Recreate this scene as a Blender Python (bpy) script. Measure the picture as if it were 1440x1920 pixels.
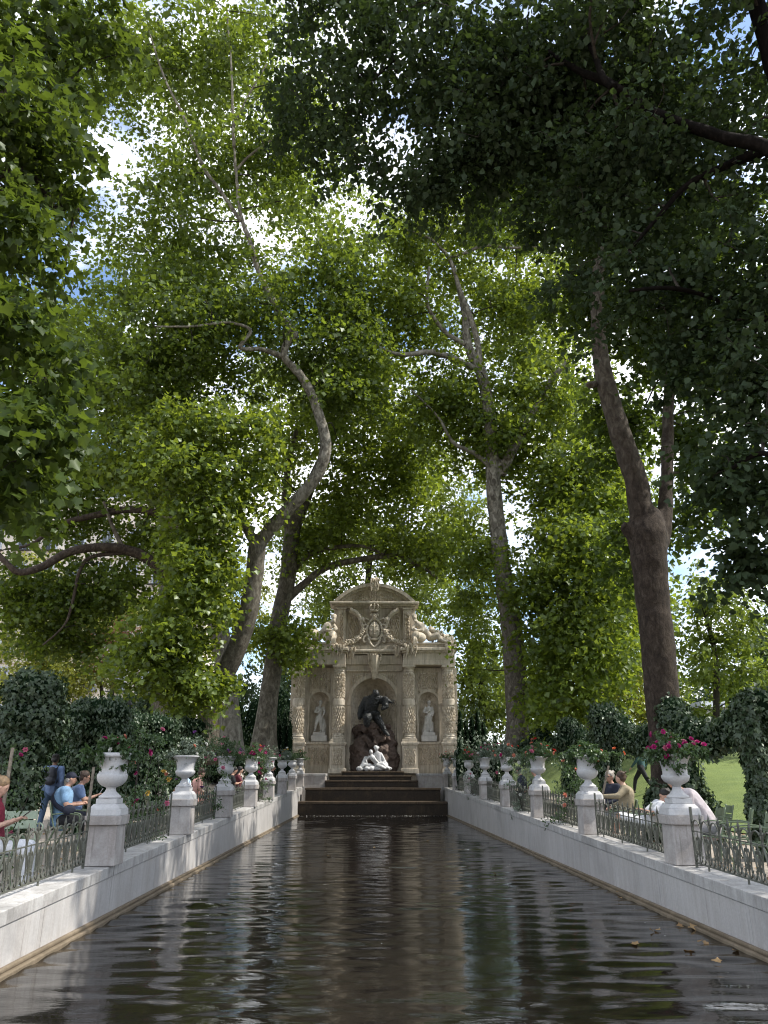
import bpy, bmesh, math, random
import numpy as np
from mathutils import Vector, Matrix, Euler

for o in list(bpy.data.objects): bpy.data.objects.remove(o)
SC = bpy.context.scene
COL = SC.collection
R = math.radians

# ------------------------------------------------------------------ camera
F, EYE, HORIZON, VPX = 1400.0, 1.72, 1460.0, 699.0        # in pixels of the 1440 x 1920 photograph, metres above water
PITCH = math.atan((HORIZON-960)/F); YAW = math.atan((720-VPX)*math.cos(PITCH)/F)
cam = bpy.data.cameras.new('camera'); cob = bpy.data.objects.new('camera', cam); COL.objects.link(cob)
cam.sensor_fit = 'VERTICAL'; cam.sensor_height = 36; cam.lens = F/1920*36; cam.clip_end = 3000; cam.clip_start = .05
cob.location = (0, 0, EYE); cob.rotation_euler = (math.pi/2+PITCH, 0, -YAW)
SC.camera = cob
_fw = np.array([math.sin(YAW)*math.cos(PITCH), math.cos(YAW)*math.cos(PITCH), math.sin(PITCH)])
_rt = np.array([math.cos(YAW), -math.sin(YAW), 0.0]); _up = np.cross(_rt, _fw)
def at(px, py, Y):
    """the point of the place seen at that pixel of the photograph, Y metres ahead"""
    d = _fw + _rt*(px-720)/F - _up*(py-960)/F
    return np.array([0, 0, EYE]) + d*(Y/d[1])

# ------------------------------------------------------------------ sky, sun, exposure
SUN_AZ, SUN_EL = 98.0, 52.0
W = bpy.data.worlds.new('World'); SC.world = W; W.use_nodes = True
nt = W.node_tree; nt.nodes.clear()
out = nt.nodes.new('ShaderNodeOutputWorld'); bg = nt.nodes.new('ShaderNodeBackground'); bg.inputs[1].default_value = .14
sky = nt.nodes.new('ShaderNodeTexSky'); sky.sky_type = 'NISHITA'; sky.sun_disc = False
sky.sun_elevation = R(SUN_EL); sky.sun_rotation = R(SUN_AZ); sky.air_density = 1.0; sky.dust_density = .6; sky.ozone_density = 1.5
tc = nt.nodes.new('ShaderNodeTexCoord'); mp = nt.nodes.new('ShaderNodeMapping'); mp.inputs['Scale'].default_value = (1.0, 1.0, 1.5); mp.inputs['Location'].default_value = (5.1, 2.2, 1.5)
ns = nt.nodes.new('ShaderNodeTexNoise'); ns.inputs['Scale'].default_value = 3.6; ns.inputs['Detail'].default_value = 9; ns.inputs['Roughness'].default_value = .58
rp = nt.nodes.new('ShaderNodeValToRGB'); rp.color_ramp.elements[0].position = .39; rp.color_ramp.elements[1].position = .54
mx = nt.nodes.new('ShaderNodeMix'); mx.data_type = 'RGBA'; mx.inputs[7].default_value = (7.6, 7.9, 8.5, 1)
L = nt.links.new
L(tc.outputs['Generated'], mp.inputs[0]); L(mp.outputs[0], ns.inputs['Vector']); L(ns.outputs['Fac'], rp.inputs[0])
ns2 = nt.nodes.new('ShaderNodeTexNoise'); ns2.inputs['Scale'].default_value = 6.5; ns2.inputs['Detail'].default_value = 6; L(mp.outputs[0], ns2.inputs['Vector'])
rp2 = nt.nodes.new('ShaderNodeValToRGB'); rp2.color_ramp.elements[0].position = .35; rp2.color_ramp.elements[0].color = (4.6, 5.0, 5.8, 1); rp2.color_ramp.elements[1].position = .62; rp2.color_ramp.elements[1].color = (9.0, 9.2, 9.6, 1); L(ns2.outputs['Fac'], rp2.inputs[0]); L(rp2.outputs[0], mx.inputs[7])   # grey bellies, white tops
L(rp.outputs[0], mx.inputs[0]); L(sky.outputs[0], mx.inputs[6]); L(mx.outputs[2], bg.inputs[0]); L(bg.outputs[0], out.inputs[0])
sl = bpy.data.lights.new('sun', 'SUN'); sl.energy = 3.2; sl.angle = R(.53); sl.color = (1, .95, .86)
so = bpy.data.objects.new('sun', sl); COL.objects.link(so)
_sd = Vector((math.sin(R(SUN_AZ))*math.cos(R(SUN_EL)), math.cos(R(SUN_AZ))*math.cos(R(SUN_EL)), math.sin(R(SUN_EL))))
so.rotation_euler = _sd.to_track_quat('Z', 'Y').to_euler(); so.location = (30, 10, 60)
vs = SC.view_settings; vs.view_transform = 'Standard'; vs.look = 'None'; vs.exposure = 1.08; vs.gamma = 1.0; vs.use_curve_mapping = False
SC.render.engine = 'CYCLES'
cy = SC.cycles; cy.max_bounces = 8; cy.diffuse_bounces = 4; cy.glossy_bounces = 3; cy.transmission_bounces = 4; cy.transparent_max_bounces = 4
cy.use_denoising = True; cy.pixel_filter_type = 'BLACKMAN_HARRIS'; cy.filter_width = 1.15; cy.caustics_reflective = False; cy.caustics_refractive = False; cy.sample_clamp_indirect = 6
try: cy.denoiser = 'OPENIMAGEDENOISE'
except Exception: pass

# ------------------------------------------------------------------ materials
MAT = {}
def newmat(name):
    m = bpy.data.materials.new(name); m.use_nodes = True; MAT[name] = m
    t = m.node_tree; return m, t, t.nodes['Principled BSDF'], t.links.new
def _coord(t, scale=(1, 1, 1), src='Object'):
    c = t.nodes.new('ShaderNodeTexCoord'); m = t.nodes.new('ShaderNodeMapping'); m.inputs['Scale'].default_value = scale
    t.links.new(c.outputs[src], m.inputs[0]); return m.outputs[0]
def _world(t, scale=(1, 1, 1)):
    c = t.nodes.new('ShaderNodeNewGeometry'); m = t.nodes.new('ShaderNodeMapping'); m.inputs['Scale'].default_value = scale
    t.links.new(c.outputs['Position'], m.inputs[0]); return m.outputs[0]
def _noise(t, v, scale, detail=5, rough=.55, dist=0):
    n = t.nodes.new('ShaderNodeTexNoise'); n.inputs['Scale'].default_value = scale; n.inputs['Detail'].default_value = detail
    n.inputs['Roughness'].default_value = rough; n.inputs['Distortion'].default_value = dist; t.links.new(v, n.inputs['Vector']); return n.outputs['Fac']
def _ramp(t, f, stops):
    r = t.nodes.new('ShaderNodeValToRGB'); e = r.color_ramp.elements
    while len(e) < len(stops): e.new(.5)
    for el, (p, c) in zip(e, stops): el.position = p; el.color = (*c, 1) if len(c) == 3 else c
    t.links.new(f, r.inputs[0]); return r.outputs[0]
def _mix(t, f, a, b, mode='MIX'):
    m = t.nodes.new('ShaderNodeMix'); m.data_type = 'RGBA'; m.blend_type = mode
    for s, x in ((0, f), (6, a), (7, b)):
        if hasattr(x, 'is_output'): t.links.new(x, m.inputs[s])
        elif s == 0: m.inputs[0].default_value = x
        else: m.inputs[s].default_value = (*x, 1)
    return m.outputs[2]
def _bump(t, p, h, strength=.5, dist=.02):
    b = t.nodes.new('ShaderNodeBump'); b.inputs['Strength'].default_value = strength; b.inputs['Distance'].default_value = dist
    t.links.new(h, b.inputs['Height']); t.links.new(b.outputs[0], p.inputs['Normal'])

def stone(name, c0, c1, c2, scale=1.5, streak=.5, rough=.8, bump=.35, dirt=None, fine=40, drips=0):
    m, t, p, l = newmat(name); v = _world(t)
    base = _ramp(t, _noise(t, v, scale, 7, .6), [(.3, c0), (.5, c1), (.72, c2)])
    vs_ = _world(t, (5, 5, .5)); st = _ramp(t, _noise(t, vs_, 1.6, 6, .65), [(.42, (0, 0, 0)), (.68, (1, 1, 1))])
    f = t.nodes.new('ShaderNodeMath'); f.operation = 'MULTIPLY'; f.inputs[1].default_value = streak; l(st, f.inputs[0])
    col = _mix(t, f.outputs[0], base, dirt or tuple(x*.45 for x in c0))
    col = _mix(t, .35, col, _ramp(t, _noise(t, v, fine, 4, .7), [(.3, tuple(x*.6 for x in c1)), (.7, c2)]), 'MIX')
    if drips:
        dr = _ramp(t, _noise(t, _world(t, (16, 16, .45)), 1.5, 4, .6), [(.60, (0, 0, 0)), (.70, (1, 1, 1))]); dm_ = t.nodes.new('ShaderNodeMath'); dm_.operation = 'MULTIPLY'; dm_.inputs[1].default_value = drips; l(dr, dm_.inputs[0])
        col = _mix(t, dm_.outputs[0], col, (.13, .115, .10))
        bl = _ramp(t, _noise(t, v, .9, 8, .7, .6), [(.50, (0, 0, 0)), (.64, (1, 1, 1))]); dm_ = t.nodes.new('ShaderNodeMath'); dm_.operation = 'MULTIPLY'; dm_.inputs[1].default_value = drips*.7; l(bl, dm_.inputs[0])
        col = _mix(t, dm_.outputs[0], col, tuple(x*.62 for x in c0))
    l(col, p.inputs['Base Color']); p.inputs['Roughness'].default_value = rough
    if name.startswith('wet'): p.inputs['Specular IOR Level'].default_value = .25
    _bump(t, p, _noise(t, v, fine*.8, 6, .7), bump, .01)
    return m
stone('facade_stone', (.38, .325, .25), (.56, .49, .39), (.68, .61, .50), 1.3, .8, .85, dirt=(.13, .108, .083))
stone('carved_stone', (.29, .243, .183), (.56, .483, .375), (.70, .62, .50), 3.5, .3, .9, .6, fine=22)
stone('marble_white', (.38, .378, .385), (.47, .468, .472), (.54, .537, .537), 1.4, .25, .55, .12, dirt=(.30, .27, .25))
stone('wall_marble', (.35, .335, .325), (.44, .425, .415), (.52, .505, .49), .7, .6, .6, .12, dirt=(.29, .25, .22), drips=.5)
stone('coping_marble', (.25, .24, .23), (.42, .41, .40), (.56, .55, .53), 3.2, .85, .7, .25, dirt=(.20, .18, .165), drips=.75)
stone('pedestal_marble', (.27, .24, .222), (.39, .36, .34), (.51, .485, .465), 4.5, .75, .7, .25, dirt=(.24, .20, .175), drips=.55)
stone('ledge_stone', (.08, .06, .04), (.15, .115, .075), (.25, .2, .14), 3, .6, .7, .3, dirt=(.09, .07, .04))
stone('statue_marble', (.38, .38, .39), (.52, .52, .53), (.62, .62, .62), 3, .2, .5, .15, dirt=(.3, .3, .3))
stone('niche_marble', (.38, .36, .33), (.52, .50, .47), (.62, .60, .57), 3, .4, .7, .3)
stone('grotto_rock', (.035, .024, .018), (.08, .055, .043), (.16, .115, .095), 1.8, .4, .85, .8, dirt=(.03, .022, .018), fine=12)
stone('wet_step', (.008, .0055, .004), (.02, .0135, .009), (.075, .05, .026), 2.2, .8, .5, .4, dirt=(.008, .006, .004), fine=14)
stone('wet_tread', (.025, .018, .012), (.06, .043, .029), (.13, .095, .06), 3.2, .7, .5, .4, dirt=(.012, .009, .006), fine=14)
def simple(name, c, rough=.5, metal=0, var=.25, scale=20, bump=0, spec=.5):
    m, t, p, l = newmat(name); v = _coord(t)
    l(_ramp(t, _noise(t, v, scale, 5), [(.3, tuple(x*(1-var) for x in c)), (.7, tuple(min(1, x*(1+var)) for x in c))]), p.inputs['Base Color'])
    p.inputs['Roughness'].default_value = rough; p.inputs['Metallic'].default_value = metal; p.inputs['Specular IOR Level'].default_value = spec
    if bump: _bump(t, p, _noise(t, v, scale*2, 4), bump, .01)
    return m
simple('bronze', (.012, .014, .015), .5, .0, .6, 14, .3, .35)
simple('iron_green', (.085, .088, .07), .5, .15, .35, 30, .1)
simple('chair_green', (.13, .17, .105), .42, .1, .2, 12)
simple('chair_pale_green', (.27, .32, .23), .45, .1, .15, 12)
simple('wood_stake', (.19, .16, .125), .8, 0, .35, 25, .3)
simple('soil', (.035, .025, .018), .95, 0, .4, 30, .5)
simple('leather_dark', (.012, .013, .02), .5, 0, .3, 30)
simple('glass_dark', (.008, .01, .012), .12, 0, .1, 5)
simple('phone', (.01, .01, .012), .15, 0, .1, 5)
simple('phone_white', (.6, .6, .6), .2, 0, .05, 5)
for nm, c in dict(skin=(.42, .24, .17), skin_pale=(.5, .31, .23), skin_brown=(.17, .085, .05), hair_dark=(.012, .01, .009), hair_brown=(.055, .032, .02), hair_grey=(.33, .30, .27), hair_blond=(.2, .13, .07)).items():
    simple(nm, c, .55 if 'skin' in nm else .6, 0, .18 if 'skin' in nm else .5, 30, .25 if 'hair' in nm else 0)
for nm, c in dict(cloth_red=(.16, .012, .03), cloth_white=(.62, .63, .66), cloth_lightblue=(.17, .29, .44), cloth_navy=(.012, .015, .03), cloth_denim=(.05, .085, .14), cloth_black=(.012, .012, .014),
                  cloth_lilac=(.40, .36, .38), cloth_beige=(.27, .225, .15), cloth_blue=(.13, .19, .33), cloth_teal=(.03, .075, .075), cloth_plum=(.10, .016, .026), cloth_pink=(.55, .3, .25), cloth_shirt=(.36, .47, .62), cloth_grey=(.2, .2, .21)).items():
    simple(nm, c, .85, 0, .22, 9, .9)

def leafmat(name, dark, light, trans, glow=.45, gloss=.05, rough=.4):
    m, t, p, l = newmat(name); t.nodes.remove(p); o = t.nodes['Material Output']
    a = t.nodes.new('ShaderNodeAttribute'); a.attribute_name = 'tint'
    d = t.nodes.new('ShaderNodeBsdfDiffuse'); tr = t.nodes.new('ShaderNodeBsdfTranslucent'); g = t.nodes.new('ShaderNodeBsdfGlossy')
    g.inputs['Roughness'].default_value = rough; g.inputs['Color'].default_value = (.8, .85, .8, 1)
    l(_mix(t, a.outputs['Fac'], dark, light), d.inputs[0]); l(_mix(t, a.outputs['Fac'], tuple(x*.55 for x in trans), trans), tr.inputs[0])
    m1 = t.nodes.new('ShaderNodeMixShader'); m1.inputs[0].default_value = glow; l(d.outputs[0], m1.inputs[1]); l(tr.outputs[0], m1.inputs[2])
    m2 = t.nodes.new('ShaderNodeMixShader'); m2.inputs[0].default_value = gloss; l(m1.outputs[0], m2.inputs[1]); l(g.outputs[0], m2.inputs[2]); l(m2.outputs[0], o.inputs[0])
    return m
leafmat('plane_leaf', (.041, .068, .012), (.104, .152, .026), (.245, .325, .028), .5, .03)
leafmat('plane_leaf_bright', (.052, .085, .013), (.127, .182, .03), (.315, .395, .033), .5, .03)  # lighter copy of plane_leaf, sunlit brightness put into the colour
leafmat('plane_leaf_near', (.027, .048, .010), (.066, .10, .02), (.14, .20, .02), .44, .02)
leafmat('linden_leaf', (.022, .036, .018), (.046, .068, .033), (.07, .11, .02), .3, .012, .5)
leafmat('far_leaf', (.06, .092, .018), (.14, .18, .035), (.30, .38, .045), .48, .03)
leafmat('far_yellow_leaf', (.10, .12, .02), (.20, .22, .035), (.42, .44, .05), .5)
leafmat('far_dark_leaf', (.02, .045, .02), (.05, .085, .035), (.08, .14, .03), .35)
leafmat('rust_leaf', (.16, .07, .04), (.30, .15, .09), (.40, .18, .09), .4)
leafmat('ivy_leaf', (.017, .034, .013), (.058, .085, .04), (.04, .075, .018), .15, .045, .42)
leafmat('bush_leaf', (.03, .06, .022), (.08, .125, .05), (.10, .18, .04), .35)
leafmat('silver_leaf', (.09, .12, .085), (.20, .24, .18), (.15, .2, .1), .25)
leafmat('dry_leaf', (.22, .13, .06), (.42, .29, .15), (.3, .18, .07), .2)
leafmat('grass_blade', (.10, .15, .025), (.19, .25, .05), (.2, .3, .04), .3)
for nm, c in dict(red=(.55, .035, .02), magenta=(.42, .015, .15), pink=(.6, .16, .26), orange=(.65, .15, .05), salmon=(.62, .22, .15), yellow=(.6, .4, .08), white=(.7, .7, .65), violet=(.2, .05, .25)).items():
    leafmat('petal_'+nm, tuple(x*.6 for x in c), c, c, .35, .03)

def bark(name, cs, sc=1.0, bumpd=.03):
    m, t, p, l = newmat(name); v = _world(t, (1, 1, .55))
    big = _noise(t, v, 5.5*sc, 4, .55, .8); sm = _noise(t, v, 20*sc, 7, .7, .3)
    c = _ramp(t, big, [(.40, cs[0]), (.43, cs[1]), (.505, cs[1]), (.53, cs[2]), (.60, cs[2]), (.63, cs[3])])
    c = _mix(t, .4, c, _ramp(t, sm, [(.35, cs[0]), (.65, cs[2])])); l(c, p.inputs['Base Color']); p.inputs['Roughness'].default_value = .9
    p.inputs['Specular IOR Level'].default_value = .2
    _bump(t, p, sm, .7, bumpd); return m
bark('plane_bark', [(.05, .043, .032), (.095, .084, .064), (.155, .138, .108), (.24, .222, .178)])
bark('plane_bark_pale', [(.08, .072, .056), (.145, .132, .105), (.21, .195, .16), (.30, .285, .235)])
bark('dark_bark', [(.03, .022, .018), (.055, .042, .033), (.085, .066, .052), (.13, .105, .085)], 1.6, .05)
bark('mid_bark', [(.045, .036, .028), (.085, .068, .054), (.13, .108, .085), (.2, .175, .14)], 1.6, .05)
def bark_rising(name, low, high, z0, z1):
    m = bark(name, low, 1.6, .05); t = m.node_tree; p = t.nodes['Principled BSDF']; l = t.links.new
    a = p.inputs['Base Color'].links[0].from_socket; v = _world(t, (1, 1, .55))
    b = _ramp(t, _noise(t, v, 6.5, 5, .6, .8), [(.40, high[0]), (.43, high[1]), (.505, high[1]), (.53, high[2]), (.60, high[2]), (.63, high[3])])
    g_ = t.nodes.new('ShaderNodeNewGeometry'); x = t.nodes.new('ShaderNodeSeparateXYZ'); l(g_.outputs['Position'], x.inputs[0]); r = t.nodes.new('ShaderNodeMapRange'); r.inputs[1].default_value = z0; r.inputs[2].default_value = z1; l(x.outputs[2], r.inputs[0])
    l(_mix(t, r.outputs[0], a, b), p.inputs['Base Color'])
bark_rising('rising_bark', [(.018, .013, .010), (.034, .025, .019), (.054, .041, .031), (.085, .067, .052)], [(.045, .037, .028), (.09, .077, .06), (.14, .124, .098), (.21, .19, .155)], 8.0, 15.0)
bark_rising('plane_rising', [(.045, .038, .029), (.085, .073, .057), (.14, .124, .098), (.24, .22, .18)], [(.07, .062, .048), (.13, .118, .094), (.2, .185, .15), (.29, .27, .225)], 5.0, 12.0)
bark('linden_bark_backlit', [(.003, .0025, .002), (.005, .004, .003), (.009, .007, .006), (.015, .012, .01)], 2).node_tree.nodes['Principled BSDF'].inputs['Specular IOR Level'].default_value = .05  # darker than real bark: the backlit silhouette is put into the colour
bark('branch_bark', [(.02, .017, .014), (.035, .03, .024), (.055, .047, .038), (.08, .07, .055)], 3)

m, t, p, l = newmat('gravel'); v = _world(t)
c = _ramp(t, _noise(t, v, .35, 6), [(.35, (.20, .165, .13)), (.65, (.36, .31, .255))])
c = _mix(t, .5, c, _ramp(t, _noise(t, v, 45, 4, .8), [(.3, (.13, .105, .08)), (.7, (.42, .37, .31))]))
l(c, p.inputs['Base Color']); p.inputs['Roughness'].default_value = .95; _bump(t, p, _noise(t, v, 60, 4, .8), .6, .01)
m, t, p, l = newmat('grass'); v = _world(t)
c = _ramp(t, _noise(t, v, 1.2, 6), [(.35, (.075, .12, .022)), (.65, (.145, .195, .04))])
c = _mix(t, .5, c, _ramp(t, _noise(t, v, 30, 6, .8), [(.3, (.05, .085, .015)), (.7, (.2, .24, .06))]))
l(c, p.inputs['Base Color']); p.inputs['Roughness'].default_value = .95; _bump(t, p, _noise(t, v, 40, 5, .8), .9, .04)
# pool water: dark, peaty, rippled by real waves in the mesh plus fine relief
m, t, p, l = newmat('pool_water'); v = _world(t, (1.0, 3.0, 1))
p.inputs['Base Color'].default_value = (.007, .0057, .0048, 1); p.inputs['Roughness'].default_value = .004; p.inputs['IOR'].default_value = 1.333
h1 = _noise(t, v, 5.0, 4, .55, .4)
_bump(t, p, h1, .12, .02)
m, t, p, l = newmat('render_wall'); v = _world(t)
l(_ramp(t, _noise(t, v, .6, 5), [(.35, (.50, .45, .38)), (.65, (.64, .59, .51))]), p.inputs['Base Color']); p.inputs['Roughness'].default_value = .9
simple('zinc', (.2, .22, .25), .5, .2, .2, 2); simple('shutter', (.42, .46, .52), .6, 0, .1, 3); simple('pane', (.03, .04, .05), .08, 0, .1, 2)
simple('iron_black', (.015, .016, .016), .5, .2, .2, 10); simple('hut_wall', (.4, .38, .35), .8, 0, .15, 3)

# ------------------------------------------------------------------ building blocks
def put(o, parent=None):
    COL.objects.link(o)
    if parent is not None: o.parent = parent
    return o
def tag(o, label=None, cat=None, group=None, kind=None):
    for k, v in (('label', label), ('category', cat), ('group', group), ('kind', kind)):
        if v: o[k] = v
    return o
def empty(name, loc=(0, 0, 0), rot=(0, 0, 0)):
    e = bpy.data.objects.new(name, None); e.location = loc; e.rotation_euler = rot; e.empty_display_size = .2; return put(e)
def rotm(axis):     # matrix whose z column is axis
    return Vector(axis).to_track_quat('Z', 'Y').to_matrix()
class MB:
    def __init__(s): s.v = []; s.f = []
    def add(s, vs, fs):
        o = len(s.v); s.v += [tuple(map(float, q)) for q in vs]; s.f += [tuple(i+o for i in q) for q in fs]; return s
    def box(s, x0, x1, y0, y1, z0, z1, top=None):
        a = top or (0, 0)                      # inset of the top face in x and y
        vs = [(x0, y0, z0), (x1, y0, z0), (x1, y1, z0), (x0, y1, z0), (x0+a[0], y0+a[1], z1), (x1-a[0], y0+a[1], z1), (x1-a[0], y1-a[1], z1), (x0+a[0], y1-a[1], z1)]
        return s.add(vs, [(3, 2, 1, 0), (4, 5, 6, 7), (0, 1, 5, 4), (1, 2, 6, 5), (2, 3, 7, 6), (3, 0, 4, 7)])
    def tube(s, pts, rad, n=8, cap=True, flat=None):
        P_ = [Vector(q) for q in pts]; k = len(P_)
        if not hasattr(rad, '__len__'): rad = [rad]*k
        ref = None; vs = []
        for i, q in enumerate(P_):
            d = (P_[min(i+1, k-1)]-P_[max(i-1, 0)])
            if d.length < 1e-9: d = Vector((0, 0, 1))
            d.normalize()
            if ref is None:
                ref = Vector((1, 0, 0)) if abs(d.x) < .8 else Vector((0, 1, 0))
            ref = (ref-d*ref.dot(d)).normalized(); b = d.cross(ref)
            for j in range(n):
                a = 2*math.pi*(j+.5)/n; ca, sa = math.cos(a), math.sin(a)
                vs.append(q+ref*(ca*rad[i]*(flat[0] if flat else 1))+b*(sa*rad[i]*(flat[1] if flat else 1)))
        fs = [(i*n+j, i*n+(j+1) % n, (i+1)*n+(j+1) % n, (i+1)*n+j) for i in range(k-1) for j in range(n)]
        if cap: fs += [tuple(range(n-1, -1, -1)), tuple((k-1)*n+j for j in range(n))]
        return s.add(vs, fs)
    def lathe(s, prof, c=(0, 0, 0), n=24, cap=True):
        vs = [(c[0]+r*math.cos(2*math.pi*j/n), c[1]+r*math.sin(2*math.pi*j/n), c[2]+z) for r, z in prof for j in range(n)]; k = len(prof)
        fs = [(i*n+j, i*n+(j+1) % n, (i+1)*n+(j+1) % n, (i+1)*n+j) for i in range(k-1) for j in range(n)]
        if cap: fs += [tuple(range(n-1, -1, -1)), tuple((k-1)*n+j for j in range(n))]
        return s.add(vs, fs)
    def ell(s, c, r, nu=10, nv=6, rot=None):
        if not hasattr(r, '__len__'): r = (r, r, r)
        M = Euler(rot).to_matrix() if rot is not None and not isinstance(rot, Matrix) else (rot or Matrix.Identity(3))
        vs = []; c = Vector(c)
        for i in range(1, nv):
            b = math.pi*i/nv-math.pi/2
            for j in range(nu):
                a = 2*math.pi*j/nu; vs.append(c+M@Vector((r[0]*math.cos(b)*math.cos(a), r[1]*math.cos(b)*math.sin(a), r[2]*math.sin(b))))
        vs += [c+M@Vector((0, 0, -r[2])), c+M@Vector((0, 0, r[2]))]; q = len(vs)
        fs = [(i*nu+j, i*nu+(j+1) % nu, (i+1)*nu+(j+1) % nu, (i+1)*nu+j) for i in range(nv-2) for j in range(nu)]
        fs += [(q-2, (j+1) % nu, j) for j in range(nu)]+[(q-1, (nv-2)*nu+j, (nv-2)*nu+(j+1) % nu) for j in range(nu)]
        return s.add(vs, fs)
    def cap_(s, a, b, ra, rb, n=10):
        """closed tapered capsule, for figures that are fused afterwards"""
        a = Vector(a); b = Vector(b); d = b-a; ln = d.length
        if ln < 1e-6: return s.ell(a, ra)
        d.normalize(); pts = []; rr = []
        for k in (-.95, -.7, -.35): pts.append(a+d*ra*k); rr.append(ra*math.sqrt(1-k*k))
        for k in (0, .5, 1): pts.append(a+d*ln*k); rr.append(ra+(rb-ra)*k)
        for k in (.35, .7, .95): pts.append(b+d*rb*k); rr.append(rb*math.sqrt(1-k*k))
        return s.tube(pts, rr, n)
    def chain(s, pts, rad):
        for i in range(len(pts)-1): s.cap_(pts[i], pts[i+1], rad[i], rad[i+1])
        return s
    def prism(s, poly, y0, y1):                 # polygon in x,z, from y0 (front) to y1
        n = len(poly); vs = [(x, y0, z) for x, z in poly]+[(x, y1, z) for x, z in poly]
        return s.add(vs, [tuple(range(n)), tuple(range(2*n-1, n-1, -1))]+[(i, i+n, (i+1) % n+n, (i+1) % n) for i in range(n)])
    def mesh(s, name, mat, smooth=False, fix=True):
        me = bpy.data.meshes.new(name); me.from_pydata(s.v, [], s.f)
        if fix:
            bm = bmesh.new(); bm.from_mesh(me); bmesh.ops.recalc_face_normals(bm, faces=bm.faces); bm.to_mesh(me); bm.free()
        if smooth: me.polygons.foreach_set('use_smooth', [True]*len(me.polygons))
        me.materials.append(MAT[mat]); me.update(); return me
    def build(s, name, mat, parent=None, smooth=False, bevel=0, voxel=0, soft=3, angle=None):
        o = put(bpy.data.objects.new(name, s.mesh(name, mat, smooth)), parent)
        if bevel:
            b = o.modifiers.new('edge', 'BEVEL'); b.width = bevel; b.segments = 2; b.limit_method = 'ANGLE'; b.angle_limit = R(35)
        if voxel:
            r = o.modifiers.new('fuse', 'REMESH'); r.mode = 'VOXEL'; r.voxel_size = voxel; r.use_smooth_shade = True
            if soft:
                q = o.modifiers.new('soften', 'SMOOTH'); q.factor = .5; q.iterations = soft
        return o
def copy_tree(o, parent=None):
    c = o.copy(); put(c, parent)
    for ch in list(o.children): copy_tree(ch, c)
    return c
def catmull(pts, per=5):
    """smooth curve through points of any dimension"""
    P_ = [np.array(q, float) for q in pts]; out = []
    for i in range(len(P_)-1):
        a, b, c, d = P_[max(i-1, 0)], P_[i], P_[i+1], P_[min(i+2, len(P_)-1)]
        for k in range(per):
            u = k/per; out.append(.5*((2*b)+(c-a)*u+(2*a-5*b+4*c-d)*u*u+(3*b-a-3*c+d)*u**3))
    out.append(P_[-1]); return out

# ---- leaves: thousands of small folded blades in one crown mesh
LEAF = {
 'plane': (np.array([(0, 0, 0), (-.34, .02, .05), (-.60, .42, .10), (-.30, .55, .03), (0, 1, -.08), (.30, .55, .03), (.60, .42, .10), (.34, .02, .05)]),
           [(0, 3, 2), (0, 2, 1), (0, 4, 3), (0, 5, 4), (0, 6, 5), (0, 7, 6)]),
 'plane5': (np.array([(0, .05, 0), (-.30, -.10, .05), (-.40, .14, .03), (-.64, .46, .12), (-.34, .56, .03), (0, 1, -.10), (.34, .56, .03), (.64, .46, .12), (.40, .14, .03), (.30, -.10, .05)]),
           [(0, 2, 1), (0, 4, 2), (4, 3, 2), (0, 5, 4), (0, 6, 5), (0, 8, 6), (8, 7, 6), (0, 9, 8)]),
 'plane4': (np.array([(0, 0, 0), (-.60, .36, .10), (-.33, .60, .03), (0, 1, -.08), (.33, .60, .03), (.60, .36, .10)]), [(0, 2, 1), (0, 3, 2), (0, 4, 3), (0, 5, 4)]),
 'heart4': (np.array([(0, .02, 0), (-.44, .22, .06), (-.34, .62, .04), (0, 1, -.1), (.34, .62, .04), (.44, .22, .06)]), [(0, 2, 1), (0, 3, 2), (0, 4, 3), (0, 5, 4)]),
 'heart': (np.array([(0, .05, 0), (-.28, -.04, .03), (-.46, .25, .06), (-.33, .62, .04), (0, 1, -.1), (.33, .62, .04), (.46, .25, .06), (.28, -.04, .03)]),
           [(0, 2, 1), (0, 3, 2), (0, 4, 3), (0, 5, 4), (0, 6, 5), (0, 7, 6)]),
 'ivy': (np.array([(0, 0, 0), (-.5, .3, .06), (-.22, .5, .03), (0, 1, -.05), (.22, .5, .03), (.5, .3, .06)]), [(0, 2, 1), (0, 3, 2), (0, 4, 3), (0, 5, 4)]),
 'oval': (np.array([(0, 0, 0), (-.3, .5, .06), (0, 1, -.04), (.3, .5, .06)]), [(0, 2, 1), (0, 3, 2)]),
 'blade': (np.array([(-.05, 0, 0), (.05, 0, 0), (0, 1, .1)]), [(0, 1, 2)]),
}
def leaf_mesh(name, pos, axis, nor, size, mat, kind, tint):
    tv, tf = LEAF[kind]; n = len(pos)
    axis = axis/np.linalg.norm(axis, axis=1, keepdims=True).clip(1e-6)
    side = np.cross(axis, nor); side /= np.linalg.norm(side, axis=1, keepdims=True).clip(1e-6); nor = np.cross(side, axis)
    k = len(tv); V = (pos[:, None, :]+size[:, None, None]*(tv[None, :, 0:1]*side[:, None, :]+tv[None, :, 1:2]*axis[:, None, :]+tv[None, :, 2:3]*nor[:, None, :])).reshape(-1, 3)
    Fc = (np.array(tf)[None]+(np.arange(n)*k)[:, None, None]).reshape(-1, 3)
    me = bpy.data.meshes.new(name); me.vertices.add(len(V)); me.vertices.foreach_set('co', V.astype(np.float32).ravel())
    me.loops.add(Fc.size); me.loops.foreach_set('vertex_index', Fc.astype(np.int32).ravel())
    me.polygons.add(len(Fc)); me.polygons.foreach_set('loop_start', np.arange(0, Fc.size, 3, dtype=np.int32)); me.polygons.foreach_set('loop_total', np.full(len(Fc), 3, np.int32))
    at_ = me.attributes.new('tint', 'FLOAT', 'POINT'); at_.data.foreach_set('value', np.repeat(tint, k).astype(np.float32))
    me.materials.append(MAT[mat]); me.update(); return me
TRI = [0]
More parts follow.
